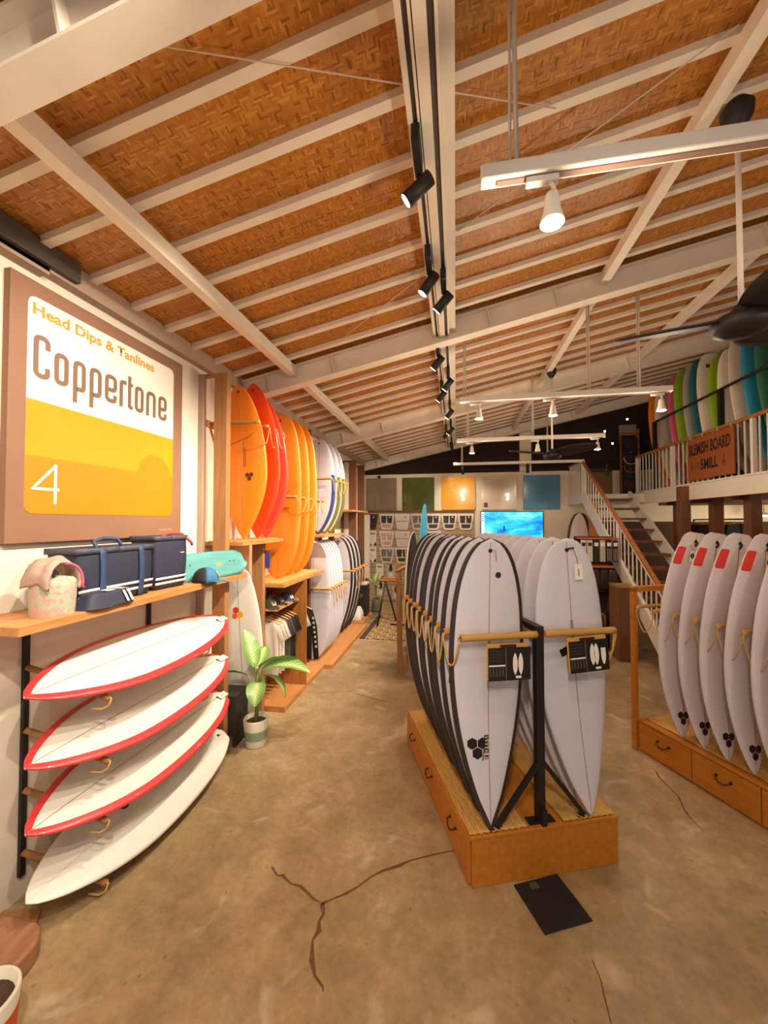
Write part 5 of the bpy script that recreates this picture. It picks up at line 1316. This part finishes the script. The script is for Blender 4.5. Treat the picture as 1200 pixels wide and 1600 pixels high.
pk = [('#d8d2c8', 'clear pack with pale card'), ('#cfc8bc', 'narrow clear pack'), ('#26201c', 'black fin pack'), ('#b7b0a4', 'grey clear pack'), ('#2d2622', 'dark striped pack'), ('#2d2622', 'dark striped pack')]
for k, (hx, nm) in enumerate(pk):
    t = thing('goods_pack', '%s, %s from the stair on the goods stand' % (nm, ['sixth', 'fifth', 'fourth', 'third', 'second', 'first'][k]), 'pack', (2.36 - .25 + .098 * k, 7.07, 1.79), 0, 'packs on the goods stand')
    B(-.042, .042, -.012, .012, -.36, -.0).build('pack_body', P(hx, .3), t, bevel=.003); B(-.03, .03, -.0145, -.0121, -.10, -.04).build('card_label', P('#e9e2d8' if k > 1 else '#2b2b2b', .5), t)
    if k > 3:
        for q in (-.025, .0, .025): B(q - .006, q + .006, -.0145, -.0121, -.34, -.14).build('pale_stripe', P('#8d857c', .5), t)
for k in range(4):
    t = thing('goods_pouch', 'dark pouch hanging below the orange shelf of the goods stand, %s from the boards' % ['first', 'second', 'third', 'fourth'][k], 'pouch', (2.36 - .20 + .13 * k, 7.06, 1.31), 0, 'dark pouches on the goods stand')
    cushionbox(0, 0, -.34, .12, .05, .33, .015, .15).build('pouch', P(['#2a1712', '#34201a', '#241512', '#3a1e16'][k], .6), t)
    MB().tube([(-.02, 0, -.01), (0, 0, .005), (.02, 0, -.01)], .004, 6).build('loop', M['black'], t)
t = thing('backpack', 'dark backpack with tan straps on the goods stand', 'backpack', (2.30, 7.0, .957)); cushionbox(0, 0, 0, .22, .14, .0 + .03, .01).build('flat_base', P('#2a2320', .6), t)
t.location.z = .082; cushionbox(0, .02, .03, .28, .16, .52, .03, .2).build('pack_body', P('#2b2522', .6), t)
MB().tube([(-.10, -.07, .5), (-.05, -.11, .56), (.06, -.11, .5), (.08, -.09, .30)], .014, 8).build('strap', P('#b5794a', .6), t)
t = thing('jacket', 'dark jacket with pale print hanging beside the brown cabinet', 'jacket', (2.53, 6.93, .45)); cushionbox(0, 0, 0, .14, .14, .46, .03, .1).build('jacket_body', P('#3a352c', .8), t); B(-.03, .04, -.089, -.086, .25, .30).build('pale_print', P('#a89c84', .7), t)
B(-.07, .07, -.07, .07, -.449, -.001).build('lower_part', P('#2a2520', .8), t)
t = thing('brown_cabinet', 'plain brown cabinet standing in front of the stair', 'cabinet', (2.40, 6.45, .001)); B(0, .24, 0, .35, .0, 1.10).build('carcass', P('#7a5432', .6), t, bevel=.004); B(-.005, .245, -.01, .355, 1.10, 1.125).build('top', P('#a07844', .6), t); B(.012, .228, -.012, 0, .03, 1.08).build('door', P('#70492a', .6), t)

# under the mezzanine: racks of dark clothes, strip lights
ORD = ['first', 'second', 'third', 'fourth', 'fifth', 'sixth', 'seventh', 'eighth', 'ninth', 'tenth', 'eleventh', 'twelfth', 'thirteenth', 'fourteenth']
def rack(lab, x, y0, y1, nn, seed):
    t = thing('clothes_rack', lab, 'clothes rack', (x, y0, .001)); L = y1 - y0
    MB().tube([(0, 0, 2.14), (0, L, 2.14)], .014, 8).build('rail', M['black'], t)
    for y in (0, L):
        MB().tube([(0, y, 0), (0, y, 2.14)], .016, 8).build('upright', M['black'], t); B(-.28, .28, y - .02, y + .02, 0, .03).build('foot', M['black'], t)
    rn = random.Random(seed)
    hx = ['#241d1a', '#2d2622', '#1d1a1c', '#3a2c24', '#2a2a30', '#33261d', '#4a3a2c', '#221c1a']
    nmz = ['black', 'dark brown', 'charcoal', 'brown', 'navy-black', 'umber', 'olive brown', 'soot black']
    for k in range(nn):
        i = rn.randrange(8)
        s_ = shirt('%s long-sleeved garment, %s on %s' % (nmz[i], ORD[k], lab.split(' under')[0].replace('clothes rack', 'the rack')), (x, y0 + .08 + (L - .16) * k / (nn - 1), 2.13), hx[i], R(rn.uniform(-8, 8)), True, None, 'garments on ' + lab.split(' under')[0], 1.6)
rack('clothes rack nearest the red patched boards under the mezzanine', 5.0, 5.3, 6.9, 14, 3)
rack('clothes rack nearest the stair under the mezzanine', 4.95, 7.75, 9.3, 13, 5)
for (x, y0, y1, z, lab) in ((6.3, 5.2, 7.2, 2.20, 'white strip light under the mezzanine, nearer one'), (6.3, 7.7, 9.6, 2.22, 'white strip light under the mezzanine, by the back wall')):
    t = thing('strip_light', lab, 'lamp', (x, y0, z)); B(-.03, .03, 0, y1 - y0, .02, .06).build('batten', M['white'], t); MB().tube([(0, .03, 0), (0, y1 - y0 - .03, 0)], .018, 10).build('tube', flat('tube_glow', '#ffffff', .4, 0, emit=('#ffe9c4', 7.0)) if 'tg' not in M else M['tg'], t)
    MB().tube([(0, .2, .06), (0, .2, 2.55 - z)], .005, 6).tube([(0, y1 - y0 - .2, .06), (0, y1 - y0 - .2, 2.55 - z)], .005, 6).build('hanger_wire', M['black'], t)
    lamp('POINT', 'strip_light_glow', (x, (y0 + y1) / 2, z - .12), 34, (1, .85, .62), t, None, .15)
t = thing('wall_shelf', 'long brown shelf with dark stock on the far wall under the mezzanine', 'shelf', (7.98, 5.0, 1.9)); B(-.35, 0, 0, 4.8, 0, .04).build('plank', M['postdark'], t); B(-.35, 0, 0, 4.8, -.6, -.56).build('plank', M['postdark'], t)
for k in range(9): B(-.30, -.04, .1 + k * .5, .46 + k * .5, .0405, .22 + .05 * (k % 3)).build('stock_box', P(['#6a4a34', '#b9a284', '#8a5a3a'][k % 3], .7), t)
# upstairs: deck rack, hanging board, small lights
dr = thing('deck_rack', 'tall wooden rack of dark skateboard decks upstairs behind the railing', 'rack', (3.92, 9.75, MZ + .003))
B(-.20, -.165, 0, .05, 0, 1.36).build('upright', M['postdark'], dr); B(.165, .20, 0, .05, 0, 1.50).build('upright', M['railwood'], dr); B(-.20, .20, 0, .05, 1.36, 1.40).build('cross_bar', M['railwood'], dr); B(-.18, .18, .05, .07, 0, 1.36).build('back_panel', P('#2a1a12', .8), dr)
B(-.20, .14, .0, .06, 1.42, 1.60).build('top_box', P('#8a7a70', .7), dr)
cl = ['#2a2a30', '#24262c', '#c9b23c', '#b53a24', '#1e3036', '#4a2c1c', '#2a2220']
nm = ['black', 'charcoal', 'yellow-edged', 'red-edged', 'dark teal', 'brown', 'dark brown']
for k in range(7):
    t = thing('skateboard_deck', '%s skateboard deck hung crosswise on the upstairs rack' % nm[k], 'skateboard', (3.92, 9.70, MZ + 1.22 - .185 * k), 0, 'decks on the upstairs rack')
    pts = [(.15 * math.cos(PI + PI * q / 14), .16 * math.sin(PI + PI * q / 14)) for q in range(15)]
    MB().prism(pts + [(.15, .04), (-.15, .04)], 0, .045, lambda a, b, d: (a, d, b)).build('deck_tail', P('#26262a' if k in (2, 3) else cl[k], .4), t)
    MB().tube([(a, -.004, b) for a, b in pts], .012, 6).build('deck_edge', P(cl[k], .5), t); MB().tube([(0, -.004, -.08), (0, .0, -.08)], .014, 10).build('bolt', M['chrome'], t)
lb = thing('complete_longboard', 'dark wheeled board hanging on the brown panel above the stair', 'skateboard', (3.30, YB - .10, 3.34), 0)
MB().prism(rrect(-.42, .40, -.05, .05, .05), 0, .012, lambda a, b, d: (a, d * 1.0 + .05, b)).build('deck', P('#3a2a20', .5), lb)
for x in (-.28, .26):
    MB().tube([(x, .04, -.10), (x, .04, .10)], .014, 8).build('truck', M['chrome'], lb)
    for z in (-.10, .10): MB().tube([(x - .03, .02, z), (x + .03, .02, z)], .04, 14).build('wheel', P('#57504a', .6), lb)
for k, (x, z) in enumerate(((4.05, 4.55), (3.55, 4.28), (3.25, 4.12), (3.72, 3.98), (4.20, 3.95))):
    t = thing('small_downlight', 'tiny bright light in the dark upper opening, %s' % ['highest one', 'second highest', 'furthest left', 'in front of the deck rack', 'right of the deck rack'][k], 'light', (x, YB - .002, z), 0, 'tiny lights on the dark upper wall')
    MB().lathe([(.022, 0), (.018, .02), (.0, .025)], 14, (0, 0, 0), Matrix.Rotation(PI / 2, 4, 'X')).build('lens', M['lens'], t); MB().lathe([(.03, 0), (.03, .012), (.022, .016)], 14, (0, 0, 0), Matrix.Rotation(PI / 2, 4, 'X')).build('rim', M['blackp'], t)
